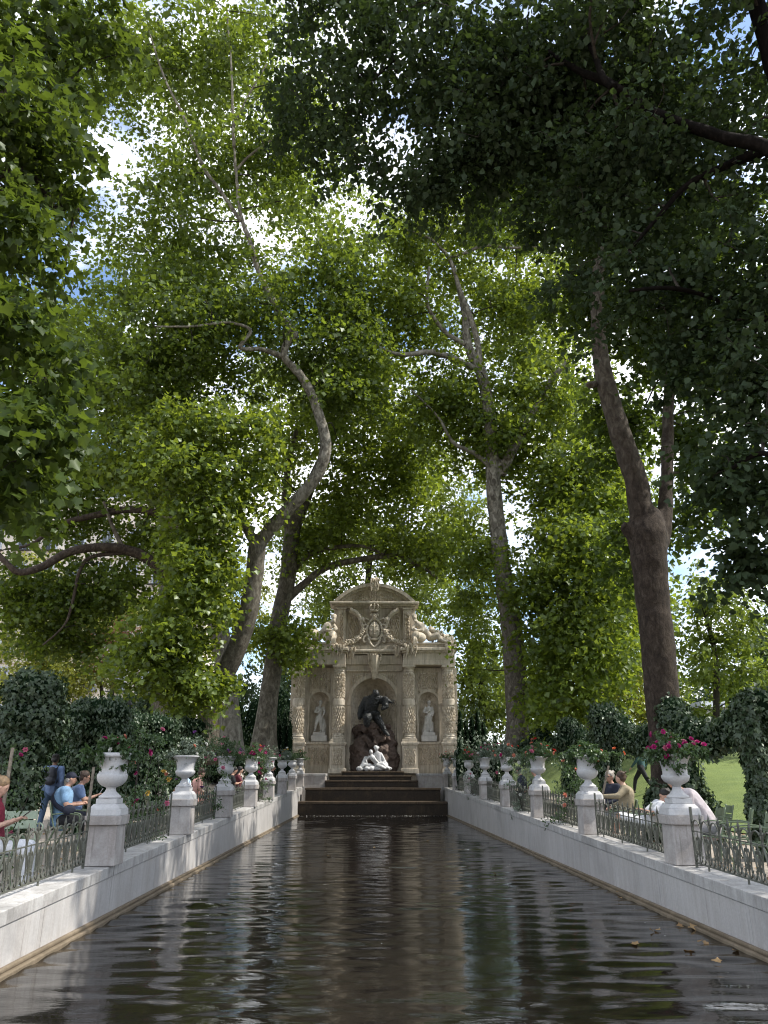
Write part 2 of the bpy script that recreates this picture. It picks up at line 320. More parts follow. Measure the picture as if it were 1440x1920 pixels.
def leaf_obj(name, parent, pos, axis, nor, size, mat, kind, tint):
    me = leaf_mesh(name, pos, axis, nor, size, mat, kind, tint); TRI[0] += len(me.polygons)
    return tag(put(bpy.data.objects.new(name, me), parent), kind='stuff')

def spray_clumps(rng, centres, per, rad, size, flat=.5, droop=.25, twigs=5):
    """leaves set along short twigs that fan out of every clump centre"""
    pos = []; ax = []; no = []; sz = []; ti = []
    for c in centres:
        n = max(4, int(per*rng.uniform(.55, 1.35))); r = rad*rng.uniform(.7, 1.3)
        tw = rng.normal(size=(twigs, 3)); tw[:, 2] *= flat; tw /= np.linalg.norm(tw, axis=1, keepdims=True); tw[:, 2] *= .8
        w = rng.integers(0, twigs, n); u = rng.uniform(.1, 1, n)**.75
        q = c+tw[w]*(u*r)[:, None]+rng.normal(size=(n, 3))*r*np.array([.16, .16, .11]); q[:, 2] -= droop*r*u*u
        a = tw[w]*.7+rng.normal(size=(n, 3))*.55; a[:, 2] -= .55
        m_ = rng.normal(size=(n, 3))*.55; m_[:, 2] += .9
        pos.append(q); ax.append(a); no.append(m_); sz.append(size*rng.uniform(.5, 1.25, n)); ti.append(np.clip(rng.normal(.45, .22, n)+rng.normal(0, .14), 0, 1))
    return [np.concatenate(x) for x in (pos, ax, no, sz, ti)]

# ================================================================== ground, pool, water
def lawn_rise(x, y):
    s = min(max((x-8.2)/5, 0), 1); u = min(max((y-15)/32, 0), 1)
    return 2.4*s*s*(3-2*s)*u*u*(3-2*u)
def bank_rise(x, y):
    s = min(max((-x-9)/4, 0), 1); u = min(max((y-13)/11, 0), 1)
    return 1.15*s*s*(3-2*s)*u*u*(3-2*u)
def gz(x, y): return .10+.0225*min(max(y, -10), 60)+(lawn_rise(x, y) if x > 8 else bank_rise(x, y) if x < -9 else 0)
def XL(y): return -3.44-.0072*(y-8)
def XR(y): return 4.02-.0105*(y-8)
def zc(y): return .25+.0225*y                       # joint under the coping; the rim climbs towards the fountain
xs = [-500, -160, -90, -60, -40, -28, -20, -16, -14, -13, -12.4, -11.8, -11.2, -10.6, -10, -9.4, -8.8, -7, -5, XL(20)-.45, XR(20)+.45, 5, 6.5]+[8+.8*i for i in range(12)]+[18, 20, 23, 27, 32, 40, 55, 90, 160, 500]
ys = [-300, -60, -20, -5, 2.4, 6, 10, 13]+[15+1.8*i for i in range(16)]+[44.6, 47, 52, 60, 75, 100, 160, 300, 800]
g = MB(); idx = {}
for i, x in enumerate(xs):
    for j, y in enumerate(ys): idx[i, j] = len(g.v); g.v.append((x, y, gz(x, y)))
for i in range(len(xs)-1):
    for j in range(len(ys)-1):
        if xs[i] >= XL(20)-.5 and xs[i+1] <= XR(20)+.5 and ys[j] >= 2.3 and ys[j+1] <= 44.7: continue
        g.f.append((idx[i, j], idx[i+1, j], idx[i+1, j+1], idx[i, j+1]))
tag(g.build('ground', 'gravel'), kind='structure')
g = MB(); gx = [8.7+.6*i for i in range(30)]+[28, 32, 38, 46, 60]; gy = [9+1.2*i for i in range(50)]
for i, x in enumerate(gx):
    for j, y in enumerate(gy): g.v.append((x+(.25*math.sin(y*.9) if i == 0 else 0), y, gz(x, y)+.03))
g.f = [(i*len(gy)+j, (i+1)*len(gy)+j, (i+1)*len(gy)+j+1, i*len(gy)+j+1) for i in range(len(gx)-1) for j in range(len(gy)-1)]
tag(g.build('lawn', 'grass', smooth=True), kind='structure')
rng = np.random.default_rng(3)
n = 42000; x = 8.8+rng.uniform(0, 1, n)**1.5*22; y = 11+rng.uniform(0, 1, n)**1.3*38
pos = np.array([(a, b, gz(a, b)+.02) for a, b in zip(x, y)]); ax = rng.normal(size=(n, 3))*.35; ax[:, 2] += 1
tag(leaf_obj('lawn_grass', None, pos, ax, rng.normal(size=(n, 3)), rng.uniform(.03, .075, n), 'grass_blade', 'blade', rng.uniform(0, 1, n)), 'short sunlit grass blades of the sloping lawn', 'grass', kind='stuff')

tag(MB().box(XL(8)-.2, XR(8)+.2, 2.5, 44.4, -.62, -.5).build('pool_bed', 'wet_step'), kind='structure')
NXw, NYw = 62, 1080; wy = np.linspace(2.6, 41.5, NYw)**1.0; u = np.linspace(0, 1, NXw)
YY, UU = np.meshgrid(wy, u, indexing='ij'); XX = (XL(YY)-.02)*(1-UU)+(XR(YY)+.02)*UU
ZZ = np.zeros_like(YY); rng = np.random.default_rng(11)
for k in range(56):
    lam = rng.uniform(.2, .75)*(1 if k > 7 else 1.8); th = rng.normal(0, .33); amp = .0019*lam*rng.uniform(.3, 1.4)
    ZZ += amp*np.sin(2*np.pi/lam*(YY*math.cos(th)+XX*math.sin(th))+rng.uniform(0, 6.28)+1.1*np.sin(XX*rng.uniform(.4, 1.5)+YY*rng.uniform(.2, .9)+rng.uniform(0, 6)))
ZZ *= np.clip(.85+.45*np.sin(XX*.9+1.3*np.sin(YY*.31)+.6)*np.sin(YY*.47+XX*.4)+.25*np.sin(XX*2.1-YY*1.1), .3, 1.5)     # calm and ruffled patches
for cxw in np.linspace(-3, 3.3, 7):                    # rings spreading from where the cascade falls in
    rr = np.hypot(XX-cxw, YY-39.3); ZZ += .004*np.exp(-rr/3)*np.sin(rr*14+cxw*5)
wm = MB(); wm.v = list(zip(XX.ravel(), YY.ravel(), ZZ.ravel()))
wm.f = [(j*NXw+i, j*NXw+i+1, (j+1)*NXw+i+1, (j+1)*NXw+i) for j in range(NYw-1) for i in range(NXw-1)]
o = put(bpy.data.objects.new('water', wm.mesh('water', 'pool_water', True, False))); tag(o, kind='structure')

# ================================================================== pool walls with coping
YP = [11.04+4.37*k for k in range(8)]; BAY = [2.6, 6.67]+YP+[43.6]
def wallbar(mb, side, y0, y1, a0, a1, zl0, zl1, zh0, zh1):
    vs = []
    for y, zl, zh in ((y0, zl0, zh0), (y1, zl1, zh1)):
        fx = XL(y) if side < 0 else XR(y)
        for a, z in ((a0, zl), (a1, zl), (a1, zh), (a0, zh)): vs.append((fx+side*a, y, z))
    return mb.add(vs, [(0, 1, 2, 3), (7, 6, 5, 4), (0, 4, 5, 1), (1, 5, 6, 2), (2, 6, 7, 3), (3, 7, 4, 0)])
for side, word in ((-1, 'left'), (1, 'right')):
    w = empty('pool_wall', (0, 0, 0)); tag(w, f'pale marble basin wall with slab coping along the {word} of the dark pool', 'wall', 'basin walls')
    for i in range(len(BAY)-1):
        y0, y1 = BAY[i], BAY[i+1]; mid = (y0+y1)/2
        for a, b in ((y0, mid), (mid, y1)):
            wallbar(MB(), side, a+.003, b-.003, 0, .46, -.5, -.5, zc(a)-.004, zc(b)-.004).build('wall_panel', 'wall_marble', w)
        wallbar(MB(), side, y0+.004, y1-.004, -.012, .50, zc(y0), zc(y1), zc(y0)+.135, zc(y1)+.135).build('coping_slab', 'coping_marble', w, bevel=.008)
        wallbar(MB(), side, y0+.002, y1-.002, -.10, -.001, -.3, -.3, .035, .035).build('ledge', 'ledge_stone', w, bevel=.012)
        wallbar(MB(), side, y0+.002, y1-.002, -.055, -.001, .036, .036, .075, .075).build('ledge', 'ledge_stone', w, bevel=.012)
e = empty('end_wall'); tag(e, 'low marble wall closing the near end of the pool', 'wall', 'basin walls')
MB().box(XL(2)-.46, XR(2)+.46, 2.1, 2.58, -.5, zc(2.3)).build('wall_panel', 'wall_marble', e)

ORD = ['nearest', 'second', 'third', 'fourth', 'fifth', 'sixth', 'seventh', 'farthest']
def chamfer(mb, h0, h1, z0, z1, c=.05, hy0=None):
    vs = []
    for h, z in ((h0, z0), (h1, z1)):
        for sx, sy in ((1, -1), (1, 1), (-1, 1), (-1, -1)):
            p1 = (sx*h, sy*(h-c), z); p2 = (sx*(h-c), sy*h, z)
            vs += [p1, p2] if sx*sy > 0 else [p2, p1]
    mb.add(vs, [tuple(range(7, -1, -1)), tuple(range(8, 16))]+[(i, (i+1) % 8, (i+1) % 8+8, i+8) for i in range(8)]); return mb
ped = empty('urn_pedestal')
MB().box(-.215, .215, -.205, .205, 0, .50, (.016, .016)).build('shaft', 'pedestal_marble', ped, bevel=.008)
chamfer(MB(), .238, .246, .501, .615, .05).build('cap', 'pedestal_marble', ped, bevel=.006)
mb = MB(); chamfer(mb, .225, .218, .616, .70, .045); chamfer(mb, .208, .165, .701, .76, .025); mb.build('sloped_block', 'marble_white', ped, bevel=.006)
MB().box(-.14, .14, -.14, .14, .761, .83).build('plinth', 'marble_white', ped, bevel=.006)
URNA = [(.135, 0), (.135, .025), (.11, .04), (.07, .075), (.056, .105), (.058, .12), (.085, .13), (.13, .15), (.165, .185), (.183, .225), (.186, .262), (.18, .278), (.172, .28), (.172, .287), (.166, .29), (.166, .34), (.172, .40), (.187, .445), (.203, .468), (.222, .472), (.228, .484), (.226, .512), (.215, .52), (.195, .512), (.16, .46)]
URNB = [(.135, 0), (.135, .025), (.10, .045), (.062, .09), (.052, .13), (.06, .15), (.10, .165), (.15, .195), (.172, .235), (.17, .262), (.155, .268), (.15, .275), (.152, .33), (.165, .40), (.19, .45), (.225, .478), (.24, .486), (.24, .50), (.225, .508), (.19, .49), (.15, .45)]
URNC = [(.135, 0), (.135, .025), (.10, .04), (.055, .075), (.05, .12), (.07, .14), (.13, .17), (.175, .23), (.185, .28), (.17, .325), (.16, .345), (.175, .375), (.20, .40), (.20, .415), (.18, .415), (.15, .38)]
def urn_mesh(prof, nm):
    prof = [(r*1.1, z*1.14) for r, z in prof]
    k = next(i for i, (r, z) in enumerate(prof) if z > .14)
    return MB().lathe(prof[:k+1], n=32).mesh('foot', 'marble_white', True), MB().lathe(prof[k:], n=40).mesh('bowl', 'marble_white', True)
URN = [urn_mesh(q, 'u') for q in (URNA, URNB, URNC)]
blossom_me = {}
def petal_mesh(c, five=True):
    if c in blossom_me: return blossom_me[c]
    pos = []; ax = []; no = []; sz = []
    rg = np.random.default_rng(len(blossom_me))
    for ring, (k, tilt, s) in enumerate(((6, .35, 1.0), (5, .9, .8), (4, 1.7, .6))):
        for i in range(k):
            a = 2*math.pi*(i+.4*ring)/k+rg.uniform(-.2, .2); pos.append((.006*math.cos(a), .006*math.sin(a), .004*ring)); ax.append((math.cos(a), math.sin(a), tilt)); no.append((-tilt*math.cos(a), -tilt*math.sin(a), 1)); sz.append(.042*s)
    me = leaf_mesh('blossom', np.array(pos), np.array(ax, float), np.array(no, float), np.array(sz), 'petal_'+c, 'heart', rg.uniform(.2, 1, len(pos)))
    blossom_me[c] = me; return me
def planting(loc, label, blooms, h, spread, seed, leaf='bush_leaf', size=.055, n=700, group=None, lift=0, hang=.18, bs=1.0):
    """an urn's planting: bushy foliage with separate blossoms"""
    rg = np.random.default_rng(seed); root = empty('flower_planting', loc); tag(root, label, 'flowers', group)
    k = 38; cs = np.stack([rg.normal(0, spread*.45, k), rg.normal(0, spread*.45, k), rg.uniform(.03, 1, k)**.8*h], 1); rad = np.hypot(cs[:, 0], cs[:, 1])
    cs[:, 2] = np.maximum(cs[:, 2]-(rad/spread)**2*h*.6, .10); cs[:3, 2] -= .16
    P_ = spray_clumps(rg, cs, n/k, spread*.30, size*(1.0 if n > 1900 else 1.1), .8, .3, 6); leaf_obj('foliage', root, *P_[:4], leaf, 'oval', P_[4])
    st = MB()
    for q in cs[:14]: st.tube([(0, 0, -.02), (q[0]*.4, q[1]*.4, max(q[2]*.6, .05)), tuple(q)], [.008, .006, .003], 4)
    st.build('stems', 'branch_bark', root)
    for c, num in blooms:
        me = petal_mesh(c)
        for _ in range(max(1, round(num*.6))):
            q = cs[rg.integers(0, k)]; d = rg.normal(size=3); d[2] = abs(d[2])+.2; d[1] -= .5; d /= np.linalg.norm(d)
            b = put(bpy.data.objects.new('blossom', me), root); b.location = q+d*spread*.36*rg.uniform(.8, 1.15); b.rotation_euler = Vector(d).to_track_quat('Z', 'Y').to_euler(); s_ = bs*rg.uniform(.75, 1.25); b.scale = (s_,)*3
    return root

# iron fence of pointed loops
def curve2(pts, per=5): return [tuple(q) for q in catmull(pts, per)]
def fence_loop():
    m_ = MB()
    def band(pts, r=.0125, per=4, fl=(1.0, .62)):
        m_.tube([(0, a, b) for a, b in curve2(pts, per)], r, 4, True, fl)
    for s in (-1, 1):
        band([(s*.135, .0), (s*.105, .03), (s*.066, .11), (s*.085, .24), (s*.122, .36), (s*.118, .44), (s*.065, .505), (0, .525)])
        band([(0, .04), (s*.012, .10), (s*.045, .15), (s*.062, .125), (s*.045, .105)], .0095)
        band([(0, .10), (s*.03, .20), (s*.052, .27), (s*.04, .315), (s*.018, .305), (s*.024, .28)], .0095)
        band([(0, .0), (s*.05, .03), (s*.10, .10)], .0095)
        m_.ell((0, s*.05, .118), (.012, .017, .017), 6, 4)
    m_.tube([(0, 0, 0), (0, 0, .34), (0, 0, .40)], [.009, .010, .001], 4)
    m_.tube([(0, .13, .36), (0, .13, .50), (0, .13, .545), (0, .13, .62)], [.009, .010, .017, .001], 4)
    for s in (-1, 1): m_.ell((0, .13+s*.022, .50), (.011, .016, .02), 6, 4)
    return m_.mesh('loop', 'iron_green', False)
LOOP = fence_loop(); NL = 14; PITCH_L = .262
PANEL_LEN = NL*PITCH_L
RAIL = MB().box(-.011, .011, 0, PANEL_LEN, .05, .068).mesh('bottom_rail', 'iron_green'); UPR = MB().box(-.008, .008, 0, PANEL_LEN, .44, .452).mesh('tie_bar', 'iron_green')
POST = MB().box(-.014, .014, -.014, .014, 0, .74).mesh('end_post', 'iron_green'); FOOT = MB().tube([(0, 0, 0), (0, 0, .055)], [.013, .012], 6).mesh('foot', 'iron_green')
def fence_panel(side, yc, label):
    fx = (XL(yc) if side < 0 else XR(yc))+side*.27
    r = empty('fence_panel', (fx, yc-PANEL_LEN/2, zc(yc-PANEL_LEN/2)+.135), (math.atan(.0225), 0, math.atan(.0072) if side < 0 else math.atan(.0105))); tag(r, label, 'fence', 'iron fence panels on the basin walls')
    for me, nm in ((RAIL, 'bottom_rail'), (UPR, 'tie_bar')): put(bpy.data.objects.new(nm, me), r)
    for yy in (0, PANEL_LEN): b = put(bpy.data.objects.new('end_post', POST), r); b.location.y = yy
    for yy in (.3, .62, .9): b = put(bpy.data.objects.new('foot', FOOT), r); b.location.y = PANEL_LEN*yy
    for i in range(NL): b = put(bpy.data.objects.new('loop', LOOP), r); b.location = (0, PITCH_L*(i+.5), .062)

PLANT = {  # planting seen in each urn: blossoms, height, spread, leaf
 (-1, 0): ([('salmon', 3), ('magenta', 9), ('pink', 6), ('white', 4)], .30, .30, 'bush_leaf', .075, 'low green planting with coral roses and pink sprays'),
 (-1, 1): ([('white', 5), ('salmon', 4)], .42, .42, 'silver_leaf', .05, 'grey green bushy planting with a few pale blossoms'),
 (-1, 2): ([('violet', 8), ('pink', 8)], .55, .5, 'bush_leaf', .05, 'tall dark green planting with faint lilac sprays'),
 (-1, 3): ([('magenta', 26), ('orange', 5)], .5, .42, 'bush_leaf', .05, 'planting with upright magenta flower spikes'),
 (-1, 4): ([('magenta', 10), ('pink', 10), ('white', 5)], .5, .45, 'silver_leaf', .05, 'mixed planting with magenta and cream blossoms'),
 (-1, 5): ([('yellow', 8), ('white', 8)], .45, .42, 'silver_leaf', .05, 'pale planting with creamy blossoms'),
 (-1, 6): ([('white', 4)], .4, .42, 'bush_leaf', .05, 'round leafy planting with white specks'),
 (-1, 7): ([('red', 4)], .5, .42, 'bush_leaf', .05, 'dark leafy planting beside the fountain steps'),
 (1, 0): ([('magenta', 42), ('pink', 8)], .36, .44, 'bush_leaf', .06, 'bushy planting full of magenta blossoms'),
 (1, 1): ([('orange', 12), ('salmon', 8)], .3, .42, 'bush_leaf', .065, 'planting with trailing orange blossoms'),
 (1, 2): ([('red', 8), ('salmon', 12), ('pink', 5)], .45, .5, 'bush_leaf', .055, 'loose planting with red and salmon blossoms'),
 (1, 3): ([('red', 6), ('salmon', 8), ('magenta', 5)], .48, .5, 'silver_leaf', .05, 'loose planting with scattered red blossoms'),
 (1, 4): ([('pink', 8), ('magenta', 4), ('white', 8)], .5, .5, 'silver_leaf', .05, 'pale trailing planting with small pink blossoms'),
 (1, 5): ([('red', 8), ('pink', 14)], .45, .45, 'bush_leaf', .05, 'planting with a pink blossom cluster'),
 (1, 6): ([('red', 4)], .42, .42, 'silver_leaf', .05, 'greyish planting with few red dots'),
 (1, 7): ([('red', 6), ('magenta', 3)], .4, .42, 'bush_leaf', .05, 'dark planting with small red blossoms'),
}
UKIND = {(-1, 0): 0, (-1, 1): 1, (-1, 2): 0, (-1, 3): 0, (-1, 4): 1, (-1, 5): 2, (-1, 6): 2, (-1, 7): 1, (1, 0): 1, (1, 1): 0, (1, 2): 1, (1, 3): 1, (1, 4): 1, (1, 5): 2, (1, 6): 1, (1, 7): 0}
first = True
for side, word in ((-1, 'left'), (1, 'right')):
    for k, y in enumerate(YP):
        fx = (XL(y) if side < 0 else XR(y))+side*(.15 if side < 0 else .25); z0 = zc(y)+.137
        q = ped if first else copy_tree(ped); first = False; q.location = (fx, y, z0); q.rotation_euler.z = .0072 if side < 0 else .0105
        tag(q, f'weathered marble pedestal, {ORD[k]} of eight along the {word} pool wall', 'pedestal', 'marble urn pedestals')
        u_ = empty('marble_urn', (fx, y, z0+.831), (0, 0, .3*k)); tag(u_, f'white marble urn on the {ORD[k]} pedestal along the {word} pool wall', 'urn', 'white marble urns')
        f_, b_ = URN[UKIND[side, k]]; put(bpy.data.objects.new('foot', f_), u_); put(bpy.data.objects.new('bowl', b_), u_)
        s_ = MB().lathe([(.01, .49), (.17, .495)], n=16).build('soil', 'soil', u_)
        bl, hh, sp, lf, sz, txt = PLANT[side, k]
        planting((fx, y, z0+.831+.50), f'{txt}, {ORD[k]} urn on the {word}', bl, hh*1.05, sp*.92, 50+k*2+(side > 0), lf, sz, 4600 if k < 2 else 3400 if k < 4 else 2200, 'flowers planted in the urns', bs=.9 if k < 2 else 1.15)
    for i in range(len(BAY)-2):
        yc = (BAY[i]+BAY[i+1])/2 if i else 4.7
        nm = ['just in front of the nearest pedestal', 'between the nearest and second pedestals', 'between the second and third pedestals', 'between the third and fourth pedestals', 'between the fourth and fifth pedestals', 'between the fifth and sixth pedestals', 'between the sixth and seventh pedestals', 'between the seventh and farthest pedestals']
        if i == 0: continue
        fence_panel(side, yc, f'green iron loop fence {nm[i-1]} on the {word} wall')

# ================================================================== the fountain front
FX, FY = .05, 44.0
fac = empty('grotto_fountain', (FX, FY, 0)); tag(fac, 'tall carved sandstone fountain front with columns, niches and curved pediment', 'fountain')
S, CS = 'facade_stone', 'carved_stone'
def fbox(name, x0, x1, y0, y1, z0, z1, mat=S, bevel=.015, parent=None, top=None):
    return MB().box(x0, x1, y0, y1, z0, z1, top).build(name, mat, parent or fac, bevel=bevel)
def drops(m_, fn, u0, u1, v0, v1, du=.095, dv=.26, h=.075, seed=0):
    """hanging drop carving: fn(u, v, height) -> point, u across, v up"""
    rg = random.Random(seed); rows = max(1, round((v1-v0)/(dv*.62))); cols = max(1, round((u1-u0)/du))
    for r in range(rows):
        for c_ in range(cols+(r % 2)):
            u = u0+(u1-u0)*(c_+.5*(1-r % 2))/cols+rg.uniform(-.012, .012); v = v0+(v1-v0)*(r+.5)/rows+rg.uniform(-.05, .05); w_ = du*rg.uniform(.3, .52); l_ = dv*rg.uniform(.4, .68); hh = h*rg.uniform(.6, 1.25)
            u = min(max(u, u0+w_), u1-w_); va, vb = max(v-l_, v0), min(v+l_*.7, v1)
            if vb-va < .05: continue
            pts = [fn(u, va, 0), fn(u-w_, va+(vb-va)*.55, 0), fn(u, vb, 0), fn(u+w_, va+(vb-va)*.55, 0), fn(u, va+(vb-va)*.3, hh), fn(u, va+(vb-va)*.7, hh*.75)]
            m_.add(pts, [(0, 4, 1), (0, 3, 4), (1, 4, 5), (3, 5, 4), (1, 5, 2), (3, 2, 5)])
    return m_
def flat_drops(x0, x1, z0, z1, y, name='drop_carving', parent=None, **k):
    o = drops(MB(), lambda u, v, h: (u, y-h, v), x0, x1, z0, z1, **k).build(name, CS, parent or fac); return tag(o, kind='stuff')
def icicles(m_, x0, x1, y, ztop, lmin, lmax, n, rg, r=.05):
    for i in range(n):
        x = x0+(x1-x0)*(i+.5)/n+rg.uniform(-.03, .03); l_ = rg.uniform(lmin, lmax); yy = y+rg.uniform(-.1, .06)
        m_.tube([(x, yy, ztop+rg.uniform(0, .06)), (x+rg.uniform(-.02, .02), yy, ztop-l_*.5), (x+rg.uniform(-.03, .03), yy, ztop-l_)], [r*1.1, r*rg.uniform(.8, 1.2), r*.35], 6)
    return m_
def niche(name, cx, hw, zb, zs, y, depth, mat, parent):
    na, nb = 20, 9; vs = []; fs = []
    rows = [(1, z) for z in np.linspace(zb, zs, 6)]+[(math.cos(b), zs+hw*math.sin(b)) for b in np.linspace(0, math.pi/2, nb)[1:]]
    for k, z in rows:
        for a in np.linspace(0, math.pi, na): vs.append((cx-hw*k*math.cos(a), y+depth*k*math.sin(a), z))
    for i in range(len(rows)-1):
        for j in range(na-1): fs.append((i*na+j, i*na+j+1, (i+1)*na+j+1, (i+1)*na+j))
    vs += [(cx, y, zb)]; fs += [(j+1, j, len(vs)-1) for j in range(na-1)]
    m_ = MB(); m_.add(vs, fs); me = m_.mesh(name, mat, True, False); return put(bpy.data.objects.new(name, me), parent)
def arch_wall(x0, x1, z0, z1, cx, hw, zb, zs, y, mat=S, name='wall'):
    """wall slab with a round-headed opening, made of its front skin and the returns behind it"""
    m_ = MB(); n = 20
    def q(a, b, c_, d): m_.add([(a, y, c_), (b, y, c_), (b, y, d), (a, y, d)], [(0, 1, 2, 3)])
    q(x0, cx-hw, z0, z1); q(cx+hw, x1, z0, z1)
    if zb > z0: q(cx-hw, cx+hw, z0, zb)
    pts = [(cx-hw*math.cos(a), zs+hw*math.sin(a)) for a in np.linspace(0, math.pi, n+1)]
    for (xa, za), (xb, zb_) in zip(pts[:-1], pts[1:]): m_.add([(xa, y, za), (xb, y, zb_), (xb, y, z1), (xa, y, z1)], [(0, 1, 2, 3)])
    return m_.build(name, mat, fac)
def archivolt(cx, r0, r1, zs, y0, y1, name='arch_ring', mat=S, a0=0, a1=math.pi, n=28):
    m_ = MB(); vs = []
    for a in np.linspace(a0, a1, n+1):
        c_, s_ = -math.cos(a), math.sin(a); vs += [(cx+c_*r0, y0, zs+s_*r0), (cx+c_*r1, y0, zs+s_*r1), (cx+c_*r1, y1, zs+s_*r1), (cx+c_*r0, y1, zs+s_*r0)]
    fs = [(i*4+j, i*4+(j+1) % 4, (i+1)*4+(j+1) % 4, (i+1)*4+j) for i in range(n) for j in range(4)]+[(0, 1, 2, 3), (4*n+3, 4*n+2, 4*n+1, 4*n)]
    m_.add(vs, fs); return m_.build(name, mat, fac)
WY = .42                                                       # wall plane behind the columns
fbox('rear_core', -4.82, 4.82, 2.0, 3.2, .3, 8.6, bevel=0)
fbox('base_course', -4.86, -1.42, -.02, 1.9, .4, 1.98); fbox('base_course', 1.42, 4.86, -.02, 1.9, .4, 1.98)
fbox('base_course', -1.415, 1.415, .35, 1.9, .4, 2.06, bevel=0)
# end piers, laid in courses of separate stones
for s in (-1, 1):
    z = 1.985; k = 0
    while z < 7.8:
        h = min(.48, 7.86-z); a, b = sorted((s*3.95, s*4.84)); fbox('stone_block', a, b, WY+(.0 if k % 2 else .006), 1.99, z, z+h-.006, bevel=.006); z += h; k += 1
# central bay
arch_wall(-1.72, 1.72, 2.07, 8.55, 0, 1.31, 2.07, 5.95, WY, name='central_wall')
niche('central_niche', 0, 1.305, 2.08, 5.95, WY+.001, 1.5, CS, fac)
archivolt(0, 1.315, 1.50, 5.95, WY-.07, WY+.1)
for s in (-1, 1):
    a, b = sorted((s*1.315, s*1.55)); fbox('niche_jamb', a, b, WY-.06, WY+.3, 2.07, 5.70, bevel=.01); fbox('impost', a-.03 if s < 0 else a, b if s < 0 else b+.03, WY-.09, WY+.3, 5.705, 5.95, bevel=.02)
    # spandrel carving beside the arch
    m_ = MB(); fnz = lambda u, v, h: (u, WY-.004-h, v)
    for i in range(9):
        u0 = .12+i*.135; u1 = u0+.13; zz = 5.95+math.sqrt(max(0, 1.53**2-min(u1, 1.5)**2)) if u1 < 1.5 else 5.98
        if 7.5-zz > .1: drops(m_, fnz, *(sorted((s*u0, s*u1))), zz+.02, 7.52, du=.09, h=.065, seed=i)
    tag(m_.build('spandrel_carving', CS, fac), kind='stuff')
m_ = drops(MB(), lambda u, v, h: ((-1.30+h)*math.cos(u)*(1 if v < 5.95 else math.sqrt(max(.02, 1-((v-5.95)/1.32)**2))), WY+(1.48-h)*math.sin(u)*(1 if v < 5.95 else math.sqrt(max(.02, 1-((v-5.95)/1.32)**2))), v), .12, 3.02, 3.4, 7.1, du=.085, dv=.34, h=.08, seed=9)
tag(m_.build('niche_carving', CS, fac), kind='stuff')
# side bays
for s in (-1, 1):
    cx = s*3.14; x0, x1 = sorted((s*1.725, s*3.945))
    arch_wall(x0, x1, 1.985, 7.86, cx, .58, 3.70, 5.88, WY, name='side_wall')
    niche('side_niche', cx, .577, 3.71, 5.88, WY+.001, .55, CS, fac)
    archivolt(cx, .585, .70, 5.88, WY-.045, WY+.05)
    for t_ in (-1, 1):
        a, b = sorted((cx+t_*.585, cx+t_*.68)); fbox('niche_jamb', a, b, WY-.035, WY+.05, 3.86, 5.74, bevel=.008)
        a, b = sorted((cx+t_*.575, cx+t_*1.02)); fbox('string_course', a, b, WY-.05, WY+.05, 5.745, 5.875, bevel=.012)
    fbox('niche_sill', cx-.95, cx+.95, WY-.14, WY+.1, 3.56, 3.70, bevel=.02)
    fbox('panel_frame', cx-.66, cx+.66, WY-.03, WY+.02, 7.60, 7.68, bevel=.01)
    flat_drops(cx-.60, cx+.60, 6.62, 7.58, WY-.002, 'panel_carving', du=.1, seed=4+s)
    for t_ in (-1, 1):
        a, b = sorted((cx+t_*.42, cx+t_*.60)); flat_drops(a, b, 6.35, 6.7, WY-.002, 'panel_carving', du=.1, seed=8+s+t_)
    flat_drops(cx-.58, cx+.58, 2.42, 3.42, WY-.002, 'dado_carving', du=.1, seed=5+s)
    m_ = drops(MB(), lambda u, v, h: (cx-(.57-h)*math.cos(u)*math.sqrt(max(.02, 1-((v-5.88)/.585)**2)), WY+(.54-h)*math.sin(u)*math.sqrt(max(.02, 1-((v-5.88)/.585)**2)), v), .2, 2.94, 5.9, 6.4, du=.2, dv=.3, h=.04, seed=2)
    tag(m_.build('niche_carving', CS, fac), kind='stuff')
